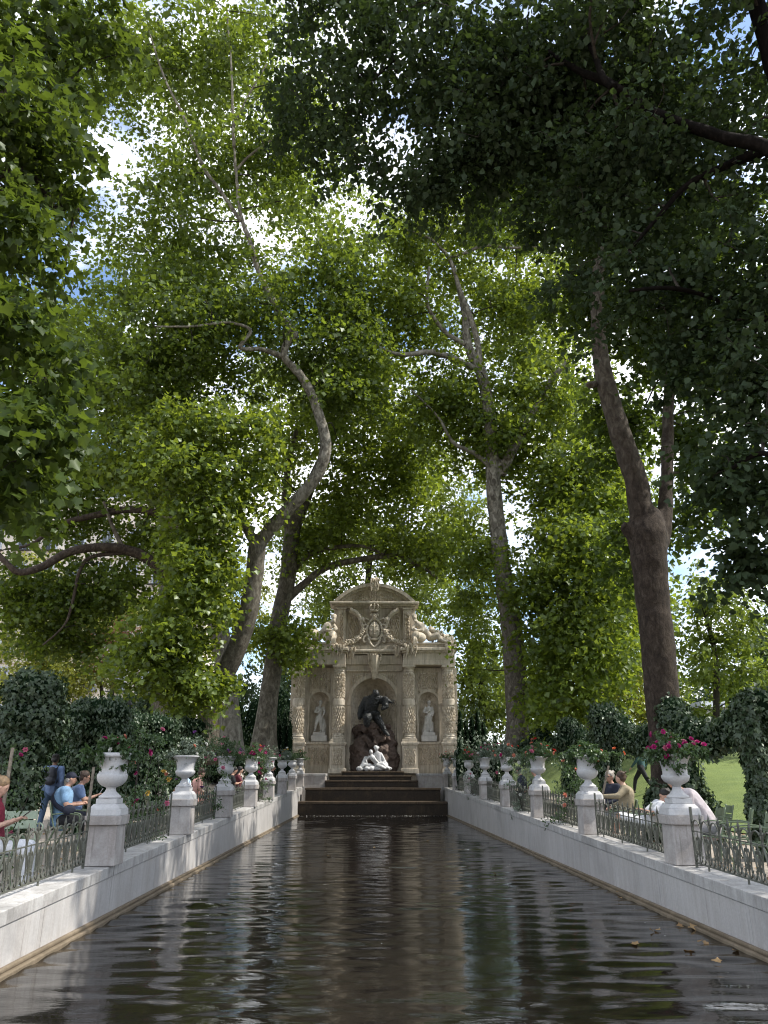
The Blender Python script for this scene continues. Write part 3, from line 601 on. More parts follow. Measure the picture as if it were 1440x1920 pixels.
# columns on pedestals
def column(cx, seed):
    c_ = MB().lathe([(.315, 3.98), (.315, 5.66), (.30, 6.0), (.285, 7.62)], (cx, 0, 0), 28, False).build('column', S, fac, smooth=True)
    MB().lathe([(.40, 3.80), (.415, 3.84), (.40, 3.89), (.355, 3.91), (.35, 3.95), (.375, 3.97), (.36, 4.0), (.315, 4.03)], (cx, 0, 0), 28).build('base', S, c_, smooth=True)
    MB().box(cx-.42, cx+.42, -.42, .42, 3.66, 3.799).build('plinth', S, c_, bevel=.01)
    MB().lathe([(.318, 5.66), (.352, 5.68), (.352, 5.98), (.318, 6.0)], (cx, 0, 0), 28).build('band', S, c_, smooth=False)
    MB().lathe([(.287, 7.55), (.31, 7.57), (.31, 7.60), (.288, 7.62), (.288, 7.70), (.33, 7.74), (.36, 7.80)], (cx, 0, 0), 28).build('capital', S, c_, smooth=True)
    MB().box(cx-.38, cx+.38, -.38, .38, 7.801, 7.93).build('abacus', S, c_, bevel=.012)
    for z0, z1, r in ((4.12, 5.62, .316), (6.04, 7.5, .293)):
        tag(drops(MB(), lambda u, v, h, r=r: (cx+(r+h)*math.cos(u), (r+h)*math.sin(u), v), -math.pi-.5, .5, z0, z1, du=.30, dv=.27, h=.07, seed=seed+int(z0)).build('drop_carving', CS, c_), kind='stuff')
    p_ = fbox('pedestal', cx-.42, cx+.42, -.42, .40, 2.02, 3.46, parent=fac)
    fbox('pedestal_cap', cx-.47, cx+.47, -.47, .41, 3.461, 3.53, parent=p_); fbox('pedestal_cap', cx-.50, cx+.50, -.50, .41, 3.531, 3.655, parent=p_, bevel=.03)
    fbox('pedestal_base', cx-.50, cx+.50, -.50, .41, 1.986, 2.25, parent=p_, bevel=.03)
    tag(drops(MB(), lambda u, v, h: (u, -.422-h, v), cx-.32, cx+.32, 2.42, 3.36, du=.1, h=.065, seed=seed).build('drop_carving', CS, p_), kind='stuff')
for i, cx in enumerate((-4.32, -2.02, 2.0, 4.28)): column(cx, 20+i)
# entablature
for s in (-1, 1):
    a, b = sorted((s*1.66, s*4.70))
    fbox('architrave', a, b, -.36, WY+1, 7.935, 8.20); fbox('frieze', a+.015, b-.015, -.33, WY+1, 8.201, 8.62)
    fbox('cornice', a-.06, b+.06, -.46, WY+1.0, 8.621, 8.72, bevel=.03); fbox('cornice', a-.15, b+.15, -.58, WY+1.0, 8.721, 8.90, bevel=.04)
    fbox('blocking', a+.1, b-.05, -.30, WY+1, 8.901, 9.10)
fbox('frieze', -1.655, 1.655, WY-.16, WY+1, 8.03, 8.56); fbox('moulding', -1.6, 1.6, WY-.2, WY+1, 7.62, 7.70)
fbox('cornice', -1.595, 1.595, WY-.30, WY+1, 8.622, 8.72, bevel=.03); fbox('cornice', -1.505, 1.505, WY-.42, WY+1, 8.722, 8.89, bevel=.04)
rg = random.Random(5)
# keystone of dripping stone
m_ = MB()
for r in range(7):
    n_ = 6-r//2; w_ = .44-.055*r
    icicles(m_, -w_, w_, WY-.34+.02*r, 8.58-.2*r, .22, .38, n_, rg, .055)
m_.tube([(0, WY-.2, 8.55), (0, WY-.2, 7.9), (0, WY-.2, 7.25)], [.34, .25, .08], 8); m_.build('keystone', CS, fac)
# attic
fbox('attic_wall', -1.86, 1.86, .34, 1.4, 8.905, 11.48, bevel=0); fbox('attic_plinth', -1.9, 1.9, .18, 1.35, 8.895, 9.13)
for s in (-1, 1):
    a, b = sorted((s*1.72, s*2.20)); p_ = fbox('attic_pilaster', a, b, .16, 1.41, 9.105, 11.28); flat_drops(a+.1, b-.1, 9.4, 11.1, .158, 'drop_carving', p_, du=.1, seed=31+s)
    fbox('pilaster_cap', a-.05, b+.05, .10, 1.42, 11.281, 11.38, parent=p_); a, b = sorted((s*2.21, s*2.42)); fbox('attic_side', a, b, .4, 1.3, 9.105, 11.3)
    a, b = sorted((s*.72, s*1.58)); flat_drops(a+.06, b-.06, 9.45, 10.95, .338, 'attic_carving', du=.11, dv=.3, seed=41+s)
    for x0_, x1_, z0_, z1_ in ((a-.04, b+.04, 11.0, 11.06), (a-.04, b+.04, 9.34, 9.40), (b if s > 0 else a-.04, b+.04 if s > 0 else a, 9.401, 10.999)): fbox('panel_frame', x0_, x1_, .29, .36, z0_, z1_, bevel=.01)
fbox('attic_frieze', -2.43, 2.43, .22, 1.42, 11.381, 11.49); fbox('attic_cornice', -2.55, 2.55, .02, 1.43, 11.491, 11.58, bevel=.03); fbox('attic_cornice', -2.68, 2.68, -.10, 1.44, 11.581, 11.73, bevel=.04)
# segmental pediment: arc through (+-2.45, 11.75) and (0, 12.85)
hh, hw = 1.10, 2.45; rad = (hh*hh+hw*hw)/(2*hh); zc0 = 12.85-rad; al = math.asin(hw/rad)
archivolt(0, rad-.20, rad, zc0, -.08, 1.40, 'pediment_arch', S, math.pi/2-al, math.pi/2+al, 36)
archivolt(0, rad-.34, rad-.201, zc0, .04, 1.38, 'pediment_arch', S, math.pi/2-al*.97, math.pi/2+al*.97, 36)
poly = [(-2.30, 11.731)]+[((rad-.30)*math.sin(a), zc0+(rad-.30)*math.cos(a)) for a in np.linspace(-al*.93, al*.93, 24)]+[(2.30, 11.731)]
poly = [(x, max(z, 11.731)) for x, z in poly]
MB().prism(poly, .20, 1.36).build('tympanum', S, fac)
m_ = MB()
for i in range(16):
    u0 = -1.55+i*.194; zt = zc0+math.sqrt((rad-.46)**2-max(abs(u0), abs(u0+.194))**2)
    if zt > 11.95: drops(m_, lambda u, v, h: (u, .198-h, v), u0, u0+.19, 11.80, zt, du=.09, dv=.2, h=.05, seed=60+i)
tag(m_.build('tympanum_carving', CS, fac), kind='stuff')
m_ = MB()
for r in range(4): icicles(m_, -.30+.03*r, .30-.03*r, -.18, 13.02-.16*r, .18, .32, 6, rg, .05)
for i in range(14): a = rg.uniform(0, 6.28); m_.ell((.24*math.cos(a)*rg.random(), .05+.15*math.sin(a), 13.0+rg.uniform(0, .2)), rg.uniform(.06, .12), 7, 5)
m_.box(-.25, .25, -.12, .35, 12.6, 13.0); m_.build('crest', CS, fac)
# hanging drip clusters over the cornice
for x0, x1, z, y in ((-2.55, -1.75, 9.02, -.62), (-4.75, -4.3, 8.98, -.6), (1.75, 2.5, 9.02, -.62), (4.15, 4.75, 8.98, -.6), (-1.7, -1.1, 8.98, .0), (1.15, 1.7, 8.98, .0)):
    m_ = MB()
    for r in range(3): icicles(m_, x0+.05*r, x1-.05*r, y+.05*r, z-.16*r, .2, .36, 6, rg, .05)
    for i in range(9): m_.ell((rg.uniform(x0, x1), y+.12+rg.uniform(-.05, .1), z+rg.uniform(-.02, .1)), rg.uniform(.06, .11), 7, 5)
    m_.build('drip_cluster', CS, fac)
# coat of arms, crown, cornucopias, garlands
arms = MB().ell((0, .20, 10.05), (.36, .20, .52), 20, 12).build('coat_of_arms', S, fac, smooth=True)
m_ = MB()
m_.tube([(.46*math.cos(a), .14, 10.03+.62*math.sin(a)-.06*math.cos(2*a)) for a in np.linspace(0, 2*math.pi, 33)], .075, 8)
for s in (-1, 1):
    for pts in ([(s*.30, .16, 10.62), (s*.52, .1, 10.72), (s*.66, .1, 10.58), (s*.56, .1, 10.46)], [(s*.46, .14, 9.75), (s*.64, .1, 9.55), (s*.62, .1, 9.32), (s*.48, .1, 9.36)], [(s*.36, .14, 9.55), (s*.24, .1, 9.25), (s*.08, .1, 9.08), (0, .1, 9.02)], [(s*.48, .14, 10.35), (s*.66, .1, 10.30), (s*.68, .1, 10.12)]):
        m_.tube(catmull(pts, 4), [.085-.003*i for i in range(len(pts)*4-3)], 7)
m_.build('scroll_frame', S, arms, smooth=True)
m_ = MB()
for x, z in ((-.14, 10.28), (.14, 10.28), (-.2, 10.0), (.2, 10.0), (0, 9.8)): m_.ell((x, .03, z), (.06, .04, .06), 8, 5)
m_.tube([(0, .01, 10.5), (0, -.01, 10.05), (0, .01, 9.6)], .018, 5); m_.build('shield_charges', S, arms, smooth=True)
m_ = MB(); m_.lathe([(.24, 0), (.26, .03), (.26, .09), (.24, .11)], (0, .12, 11.12), 20)
for i in range(8):
    a = math.pi*i/4; m_.tube(catmull([(.25*math.cos(a), .12+.25*math.sin(a), 11.22), (.34*math.cos(a), .12+.34*math.sin(a), 11.42), (.2*math.cos(a), .12+.2*math.sin(a), 11.58), (0, .12, 11.56)], 4), .038, 6); m_.ell((.33*math.cos(a), .12+.33*math.sin(a), 11.44), .055, 7, 5)
m_.ell((0, .12, 11.66), .07, 8, 6); m_.box(-.02, .02, .1, .14, 11.7, 11.86); m_.build('crown', S, arms, smooth=True)
m_ = MB(); m_.ell((0, .12, 10.86), (.17, .16, .2), 12, 8)
for s in (-1, 1): m_.ell((s*.18, .12, 10.92), (.09, .1, .13), 8, 6); m_.ell((s*.07, -.02, 10.9), .035, 6, 4)
m_.ell((0, -.05, 10.83), (.04, .06, .05), 6, 4); m_.build('mask', S, arms, smooth=True)
for s in (-1, 1):
    pts = catmull([(s*.62, .14, 9.95), (s*.74, .12, 10.35), (s*.86, .1, 10.78), (s*1.12, .08, 11.05), (s*1.45, .08, 11.22)], 6); n_ = len(pts)
    m_ = MB(); m_.tube(pts, [(.06+.13*i/n_)*(1+.12*math.cos(i*math.pi)) for i in range(n_)], 10); e_ = pts[-1]
    m_.ell((s*.76, .08, 10.66), (.17, .14, .17), 12, 8)
    m_.build('cornucopia', S, fac, smooth=True)
    m_ = MB(); path = catmull([(s*.66, .14, 10.0), (s*.86, .1, 9.62), (s*1.18, .06, 9.38), (s*1.55, .04, 9.28), (s*1.75, .0, 9.2)], 8)
    for q in path:
        for _ in range(4): m_.ell((q[0]+rg.uniform(-.11, .11), q[1]-rg.uniform(0, .12), q[2]+rg.uniform(-.12, .12)), rg.uniform(.045, .085), 6, 4)
    m_.build('garland', CS, fac, smooth=True)

# ================================================================== cascade steps
st = empty('cascade_steps', (FX, 0, 0)); tag(st, 'dark wet stone cascade steps below the white statues', 'steps')
def step(x0, x1, y0, y1, z0, z1, lip=.08):
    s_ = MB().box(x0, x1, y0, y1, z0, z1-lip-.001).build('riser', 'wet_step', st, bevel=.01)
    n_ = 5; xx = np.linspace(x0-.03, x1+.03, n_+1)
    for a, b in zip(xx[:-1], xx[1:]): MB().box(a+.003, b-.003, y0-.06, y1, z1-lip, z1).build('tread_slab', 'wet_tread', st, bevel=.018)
step(-3.72, 3.60, 39.35, 40.45, -.5, .66, .11); step(-3.46, 3.38, 40.45, 41.5, -.5, 1.28, .11); step(-2.52, 2.30, 41.5, 42.1, -.3, 1.64); step(-2.36, 2.0, 42.1, 42.6, 0, 1.88); step(-1.72, 1.62, 42.6, 43.9, 0, 2.1)
for s in (-1, 1):
    a, b = sorted((s*2.56 if s < 0 else 2.34, s*3.9)); e = empty('flank_block', (FX, 0, 0)); tag(e, f'pale stone block flanking the cascade on the {"left" if s < 0 else "right"}', 'block', 'blocks flanking the cascade')
    MB().box(a, b, 41.75, 43.49, .3, 1.86).build('body', 'pedestal_marble', e, bevel=.01); MB().box(a-.03, b+.03, 41.7, 43.48, 1.861, 1.98).build('slab', 'coping_marble', e, bevel=.015)

# ================================================================== statues (each fused into one carved body)
rkr = random.Random(12)
m_ = MB()
for x, y, z, r in ((0, 43.9, 2.6, 1.0), (-.7, 44.1, 2.7, .75), (.75, 44.1, 2.7, .75), (-.55, 43.9, 3.5, .7), (.45, 44.1, 3.4, .75), (-.8, 44.3, 4.2, .45), (-.15, 43.75, 4.3, .52), (.25, 43.8, 4.25, .45), (.75, 43.9, 3.85, .5), (.95, 43.8, 3.55, .4), (-.9, 43.8, 2.3, .45), (1.0, 43.75, 2.4, .42), (.98, 43.7, 3.05, .4), (-1.0, 44, 3.3, .4)):
    m_.ell((x, y+.35, z), (r*rkr.uniform(.85, 1.1), r*.7, r*rkr.uniform(.8, 1.1)), 12, 8, (rkr.uniform(-.5, .5), rkr.uniform(-.5, .5), rkr.uniform(-.5, .5)))
for i in range(120):
    a = rkr.uniform(-math.pi, 0); z = rkr.uniform(2.2, 4.6); rr = .95 if z < 3.2 else .85; m_.ell((rr*math.cos(a)*rkr.uniform(.85, 1.08), 44.3+.75*math.sin(a), z), rkr.uniform(.1, .22), 7, 5, (rkr.uniform(-1, 1), rkr.uniform(-1, 1), 0))
rock = m_.build('rock_mound', 'grotto_rock', None, voxel=.045, soft=1); rock.location.x = FX
tx = bpy.data.textures.new('rock_relief', 'CLOUDS'); tx.noise_scale = .28; dm = rock.modifiers.new('relief', 'DISPLACE'); dm.texture = tx; dm.strength = .22; dm.texture_coords = 'LOCAL'
tx2 = bpy.data.textures.new('rock_grain', 'CLOUDS'); tx2.noise_scale = .09; dm = rock.modifiers.new('grain', 'DISPLACE'); dm.texture = tx2; dm.strength = .09; dm.texture_coords = 'LOCAL'
tag(rock, 'lumpy dark brown rock filling the lower half of the central niche', 'rock')

def figure(name, mat, caps, ells=(), voxel=.028, soft=2, parent=None):
    m_ = MB()
    for c_ in caps: m_.chain([q[:3] for q in c_], [q[3] for q in c_])
    for c_, r, *ro in ells: m_.ell(c_, r, 12, 8, ro[0] if ro else None)
    return m_.build(name, mat, parent, voxel=voxel, soft=soft)
X = FX
# bronze giant leaning over the rock, face down and to the right, one knee on the rock, right leg stretched
gy_ = 43.55
o = figure('giant_statue', 'bronze',
  [[(X-.34, gy_+.1, 5.08, .32), (X-.24, gy_, 5.42, .40), (X-.10, gy_-.1, 5.76, .42), (X+.06, gy_-.2, 6.0, .32)],
   [(X+.05, gy_-.2, 6.05, .15), (X+.10, gy_-.3, 6.22, .13)],
   [(X-.44, gy_, 5.92, .23), (X-.68, gy_-.05, 5.55, .19), (X-.80, gy_-.1, 5.2, .16), (X-.80, gy_-.15, 4.95, .12)],
   [(X+.30, gy_-.15, 5.96, .24), (X+.62, gy_-.25, 5.84, .2), (X+.66, gy_-.35, 5.55, .17), (X+.48, gy_-.45, 5.42, .11)],
   [(X+.62, gy_-.25, 5.95, .17), (X+.78, gy_-.3, 5.85, .13), (X+.95, gy_-.32, 5.78, .07)],
   [(X-.36, gy_+.02, 5.1, .32), (X-.38, gy_-.38, 4.9, .26), (X-.40, gy_-.36, 4.6, .19)],
   [(X-.02, gy_+.1, 5.2, .3), (X+.22, gy_, 4.88, .24), (X+.46, gy_-.05, 4.5, .17), (X+.66, gy_-.1, 4.15, .12), (X+.80, gy_-.2, 4.0, .09)],
   [(X+.62, gy_-.3, 5.92, .2), (X+.60, gy_-.32, 5.62, .17)]],
  [((X+.10, gy_-.38, 6.24), (.19, .21, .22)), ((X+.12, gy_-.52, 6.2), (.07, .08, .1)), ((X-.15, gy_-.12, 5.9), (.42, .28, .3)), ((X-.33, gy_-.36, 4.9), (.24, .2, .22)), ((X-.05, gy_-.1, 5.2), (.42, .26, .18)), ((X+.08, gy_-.3, 6.4), (.15, .14, .08))], .03, 1)
dm = o.modifiers.new('hide', 'DISPLACE'); dm.texture = tx2; dm.strength = .085; dm.texture_coords = 'LOCAL'
tag(o, 'dark bronze giant bending over the rock in the central niche', 'statue')
m_ = MB(); rr_ = random.Random(4)
for i in range(9): m_.tube([(X+.8, gy_-.3, 5.82), (X+.95+.03*i, gy_-.32+rr_.uniform(-.1, .1), 5.8+rr_.uniform(-.1, .12)), (X+1.05+.03*i, gy_-.3+rr_.uniform(-.1, .1), 5.75+rr_.uniform(-.3, .25))], [.02, .015, .008], 4)
o = m_.build('bronze_branch', 'bronze'); tag(o, 'thin bronze branch held out by the bending giant statue', 'branch')
# white marble lovers on their bed of rock
wy_ = 43.1; e = empty('lovers_statue', (X, wy_, 2.1)); tag(e, 'white marble pair of reclining lovers at the top of the cascade', 'statue')
m_ = MB(); rr_ = random.Random(8)
for i in range(60): a = rr_.uniform(0, 6.28); k = rr_.random()**.5; m_.ell((-.05+.92*k*math.cos(a), .36*k*math.sin(a), .12+.12*(1-k)), (rr_.uniform(.1, .2), rr_.uniform(.1, .17), rr_.uniform(.09, .15)), 8, 5)
m_.build('rock_base', 'statue_marble', e, voxel=.03, soft=1)
figure('seated_figure', 'statue_marble',
  [[(.38, .1, .38, .17), (.30, .08, .62, .16), (.22, .06, .88, .17), (.17, .04, .98, .09), (.16, .0, 1.08, .07)],
   [(.38, .06, .90, .09), (.52, .0, .68, .075), (.62, -.08, .50, .06), (.50, -.14, .46, .045)],
   [(.05, .06, .88, .085), (-.06, -.04, .70, .07), (-.02, -.14, .58, .05)],
   [(.42, .05, .36, .15), (.62, -.1, .40, .12), (.74, -.12, .2, .08)], [(.32, .0, .34, .15), (.55, -.22, .30, .11), (.82, -.26, .18, .07), (.95, -.28, .14, .05)]],
  [((.14, -.03, 1.20), (.115, .13, .145)), ((.24, .0, 1.23), (.07, .08, .07)), ((.10, .0, 1.25), (.12, .12, .11)), ((.16, -.15, 1.18), (.025, .035, .03)), ((.5, .02, .34), (.3, .2, .2))], .024, 2, e)
figure('reclining_figure', 'statue_marble',
  [[(.22, -.16, .34, .15), (.08, -.2, .50, .13), (-.08, -.2, .70, .15), (-.12, -.18, .82, .08), (-.13, -.16, .9, .06)],
   [(-.26, -.18, .74, .08), (-.44, -.2, .58, .065), (-.36, -.28, .38, .05)], [(.0, -.26, .72, .07), (.10, -.3, .55, .055), (.2, -.3, .48, .04)],
   [(.28, -.2, .32, .15), (.48, -.3, .36, .11), (.66, -.34, .22, .08), (.84, -.36, .13, .05)], [(.2, -.26, .28, .13), (.42, -.38, .22, .1), (.62, -.4, .15, .06)],
   [(-.30, -.05, .66, .1), (-.44, -.1, .66, .12), (-.62, -.18, .34, .09), (-.76, -.22, .2, .06), (-.86, -.26, .16, .05)], [(-.2, -.2, .3, .12), (-.5, -.25, .34, .1), (-.64, -.28, .2, .07)]],
  [((-.15, -.17, .99), (.1, .11, .125)), ((-.17, -.13, 1.03), (.1, .1, .1)), ((-.14, -.28, .98), (.02, .03, .028))], .024, 2, e)
# two niche statues
for s, lab in ((-1, 'pale marble youth standing in the left niche of the fountain'), (1, 'pale marble draped woman standing in the right niche of the fountain')):
    e = empty('niche_statue', (X+s*3.14+(.02 if s < 0 else 0), FY+WY-.05, 3.71)); tag(e, lab, 'statue', 'statues in the side niches')
    MB().box(-.44, .44, -.16, .36, .0, .33).build('block', 'niche_marble', e, bevel=.015); MB().box(-.36, .36, -.13, .30, .331, .50).build('plinth', 'niche_marble', e, bevel=.015)
    z = .5
    figure('figure', 'niche_marble',
      [[(.0, .06, z+.86, .15), (.02, .05, z+1.05, .13), (.03*s, .04, z+1.28, .17), (.02*s, .04, z+1.42, .08), (.03, .0, z+1.52, .06)],
       [(.2, .05, z+1.36, .08), (.28, .02, z+1.12, .065), (.22, -.1, z+.92, .05)], [(-.18, .05, z+1.36, .08), (-.27, .0, z+1.12, .065), (-.10, -.12, z+1.08, .05), (.02, -.14, z+1.18, .045)],
       [(.09, .05, z+.82, .14), (.08, .0, z+.48, .10), (.08, .04, z+.12, .06), (.08, -.08, z+.04, .05)], [(-.09, .05, z+.82, .14), (-.17, -.06, z+.50, .10), (-.26, .02, z+.14, .06), (-.28, -.08, z+.04, .05)]]+
      ([[(.22, .14, z+.02, .16), (.24, .14, z+.4, .17), (.2, .14, z+.68, .12)]] if s < 0 else [[(-.2, .1, z+.05, .2), (-.1, .1, z+.5, .17), (.05, .08, z+.85, .19), (.12, .05, z+1.1, .14)], [(.16, .1, z+.05, .14), (.16, .1, z+.5, .13)]]),
      [((.04, -.03, z+1.64), (.10, .115, .13)), ((.04, .02, z+1.69), (.115, .12, .1)), ((.04, -.14, z+1.63), (.02, .03, .03))], .026, 2, e)
# reclining river gods on the cornice
for s, lab in ((-1, 'carved stone bearded river god reclining over an urn on the left cornice'), (1, 'carved stone river nymph reclining over an urn on the right cornice')):
    e = empty('river_statue', (X+s*2.35, FY-.12, 9.10)); tag(e, lab, 'statue', 'reclining figures on the cornice')
    k = s                                                       # local x runs outwards
    def q(x, y, z, r): return (k*x, y, z, r)
    MB().box(*(sorted((k*-.05, k*2.3))), -.28, .35, .0, .13).build('base_slab', 'carved_stone', e, bevel=.02)
    hd = (.05, -.02, 1.62) if s < 0 else (.02, -.05, 1.64)
    figure('body', 'facade_stone',
      [[q(.95, .05, .45, .24), q(.70, .04, .72, .22), q(.36, .02, 1.12, .27), q(.18, .0, 1.32, .14), q(.08, -.02, 1.46, .1)],
       [q(.50, -.1, 1.16, .14), q(.46, -.28, .82, .11), q(.10, -.32, .80, .08), q(-.02, -.34, .92, .07)],
       [q(.10, .05, 1.2, .13), q(-.12, -.1, .92, .1), q(.05, -.28, .8, .075)],
       [q(1.0, -.05, .42, .22), q(1.38, -.22, .66 if s < 0 else .5, .17), q(1.45, -.26, .3, .12), q(1.75, -.28, .16, .09), q(2.05, -.3, .14, .07)],
       [q(.95, .1, .42, .2), q(1.30, -.02, .88 if s < 0 else .62, .16), q(1.50, -.1, .45, .12), q(1.95, -.15, .22, .09), q(2.15, -.2, .18, .07)]],
      [((k*hd[0], hd[1], hd[2]), (.15, .17, .20)), ((k*hd[0], hd[1]+.04, hd[2]+.1), (.18, .18, .14)), ((k*hd[0], hd[1]-.17, hd[2]-.02), (.03, .04, .045)), ((k*hd[0], hd[1]-.1, hd[2]-.22), (.12, .1, .16) if s < 0 else (.06, .06, .06))], .034, 2, e)
    m_ = MB(); ur = catmull([(k*.62, .0, .42), (k*.4, -.15, .42), (k*.16, -.36, .46), (k*.05, -.5, .48)], 4); m_.tube(ur, [.16, .2, .24, .27, .29, .30, .30, .28, .25, .24, .26, .28, .28][:len(ur)], 16); m_.build('urn', 'facade_stone', e, smooth=True)
    m_ = MB(); rr_ = random.Random(20+s)
    for i in range(10): x_ = k*.03+rr_.uniform(-.12, .12); m_.tube(catmull([(x_*.7, -.5, .42), (x_, -.62, .28), (x_*1.2, -.64, .0)], 4), .035, 5)
    m_.build('pouring_water', 'carved_stone', e)
    m_ = MB()
    for i in range(55):
        x_ = rr_.uniform(.9, 2.35); zt = (1.15-.42*(x_-.9)) if s > 0 else (1.1-.3*(x_-.9)); m_.ell((k*x_, .15+rr_.uniform(-.12, .15), rr_.uniform(.15, zt)), (rr_.uniform(.07, .16), .09, rr_.uniform(.07, .16)), 8, 5, (rr_.uniform(-1, 1), rr_.uniform(-1, 1), 0))
    for i in range(7):
        x_ = 1.1+.17*i; m_.tube(catmull([(k*x_, .2, .3), (k*(x_+.1), .1, .8-.06*i), (k*(x_+.3), .0, .85-.1*i), (k*(x_+.32), -.05, .65-.1*i)], 4), .05, 6)
    m_.build('reeds', 'carved_stone', e, voxel=.034, soft=1)

# ================================================================== trees
class Tree:
    def __init__(s, name, label, base, barkm='plane_bark', group='plane trees around the pool', cat='tree', fuse=0):
        s.root = empty(name, base); s.b = np.array(base, float); tag(s.root, label, cat, group); s.skel = []; s.bark = barkm; s.trunk = None; s.mb = MB() if fuse else None; s.fuse = fuse
    def limb(s, pts, rad, name='limb', n=10, per=6, bark=None, wob=.05, seed=0):
        """pts in world metres with radii; children are stored relative to the root"""
        P4 = [np.append(np.array(p, float), r) for p, r in zip(pts, rad)]; C = catmull(P4, per); rg = np.random.default_rng(seed+len(s.skel))
        for i, q in enumerate(C): q[3] = max(q[3]*(1+rg.normal(0, .04 if q[3] < .12 else .012)), .008); q[:3] += rg.normal(0, (wob if q[3] < .12 else .015)*q[3], 3)*(i > 0)
        s.skel += [q for q in C]
        if s.fuse and max(q[3] for q in C) > s.fuse*1.6:
            th = [q for q in C if q[3] > s.fuse*.55] if name != 'trunk' else C        # thick wood is fused into one trunk
            if len(th) > 1: s.mb.tube([q[:3]-s.b for q in th], [q[3] for q in th], max(n, 14))
            C = C[max(0, len(th)-2):] if name != 'trunk' else []
            if len(C) < 2: return None
        m_ = MB(); m_.tube([q[:3]-s.b for q in C], [q[3] for q in C], n)
        par = s.trunk or s.root
        o = m_.build(name, bark or s.bark, par if name != 'trunk' else s.root, smooth=True)
        if name == 'trunk': s.trunk = o
        return o
    def pxlimb(s, pts, name='limb', thick=.9, **k):
        """pts: (px, py, Y, width in px)"""
        P_ = [at(a, b, Y) for a, b, Y, w in pts]; rr = [w/2*float((p_-np.array([0, 0, EYE]))@_fw)*thick/F for p_, (a, b, Y, w) in zip(P_, pts)]
        return s.limb(P_, rr, name, **k)
    def grow(s, voxel=.06):
        o = s.mb.build('trunk', s.bark, s.root, smooth=True, voxel=voxel, soft=4)
        tx = bpy.data.textures.get('bark_swell') or bpy.data.textures.new('bark_swell', 'CLOUDS'); tx.noise_scale = .45
        d = o.modifiers.new('swell', 'DISPLACE'); d.texture = tx; d.strength = .05; d.texture_coords = 'LOCAL'; s.trunk = o; return o
    def crown(s, blobs, per, size, mat, kind='plane', rad=.8, seed=0, flat=.5, droop=.3, twig=True, shell=.55, world=False, tw=5, name='crown', tr=.02, dens=1.3, dy=0):
        rg = np.random.default_rng(seed); cs = []
        for bl in blobs:
            if world: c_, r, n = np.array(bl[0], float), np.array(bl[1], float), bl[2]
            else:
                px, py, Y, rx, ry, rY, n = bl; n = round(n*dens); c_ = at(px, py, Y+dy); d = np.linalg.norm(c_-[0, 0, EYE]); r = np.array([rx*d/F, rY, ry*d/F])
            d = rg.normal(size=(n, 3)); d /= np.linalg.norm(d, axis=1, keepdims=True); cs.append(c_+d*r*1.08*(rg.uniform(0, 1, n)**shell)[:, None])
        cs = np.concatenate(cs); P_ = spray_clumps(rg, cs-s.b, per, rad, size, flat, droop, tw)
        leaf_obj(name, s.root, *P_[:4], mat, kind, P_[4])
        if twig and s.skel:
            K = np.array(s.skel); m_ = MB()
            d0 = np.array([np.linalg.norm(K[:, :3]-c_, axis=1).min() for c_ in cs])     # grow outwards: each clump joins the nearest bough or earlier clump
            for c_ in cs[np.argsort(d0)]:
                dv = K[:, :3]-c_; w = np.linalg.norm(dv, axis=1)+np.maximum(dv[:, 2], 0)*.8; i = int(np.argmin(w)); a = K[i, :3].copy(); ln = np.linalg.norm(c_-a)
                if ln < .2: continue
                md = (a+c_)/2+np.array([0, 0, .10*ln])+rg.normal(0, .09*ln, 3); r1 = max(.010, K[i, 3]*.45 if K[i, 3] < .06 else .028); r0 = min(K[i, 3]*.8, r1+.012); C = catmull([a, md, c_], 3)
                rr = np.linspace(r0, r1*.8, len(C)); m_.tube([q-s.b for q in C], rr, 3, False); K = np.vstack([K]+[np.append(q, z)[None] for q, z in zip(C[2:], rr[2:])])
            tag(m_.build('branches', 'branch_bark', s.trunk or s.root, smooth=True), kind='stuff')
        return cs
def trunk_flare(pts, k=1.35): p = [list(q) for q in pts]; p[0][3] *= k; return p

# T1: leaning plane tree left of the fountain
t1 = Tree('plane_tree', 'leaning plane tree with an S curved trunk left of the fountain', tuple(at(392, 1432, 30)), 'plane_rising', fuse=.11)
t1.pxlimb(trunk_flare([(392, 1432, 30, 52), (390, 1360, 30, 46), (408, 1290, 29.8, 44), (440, 1225, 29.5, 42), (465, 1150, 29.2, 41), (478, 1070, 29, 38), (482, 1025, 28.8, 36), (486, 1005, 28.8, 24)]), 'trunk', n=16, per=6)
t1.pxlimb([(478, 1070, 29, 34), (482, 1030, 28.8, 36), (512, 985, 28.6, 36), (555, 940, 28.4, 34), (592, 895, 28.2, 32), (610, 848, 28, 31), (605, 800, 27.8, 28), (582, 735, 27.5, 24), (556, 695, 27.2, 22), (533, 670, 27, 20), (540, 640, 26.9, 22), (552, 628, 26.8, 24), (535, 605, 26.6, 19), (510, 560, 26.3, 17), (485, 510, 26, 15), (468, 450, 25.7, 14), (452, 405, 25.4, 12), (443, 330, 25, 10), (437, 240, 24.5, 7), (434, 130, 24, 5), (425, 20, 23.5, 4)], n=12, bark='plane_bark_pale', per=5, thick=.74)
t1.pxlimb([(452, 415, 25.4, 9), (415, 360, 25, 8), (380, 310, 24.6, 7), (345, 220, 24, 5.5), (310, 150, 23.6, 4.5), (280, 60, 23, 3)], n=8, seed=2)
t1.pxlimb([(528, 668, 27, 13), (490, 655, 26.6, 10), (450, 652, 26, 9), (470, 620, 25.8, 7), (430, 605, 25.5, 6), (360, 612, 25, 5), (290, 612, 24.5, 3)], n=8)
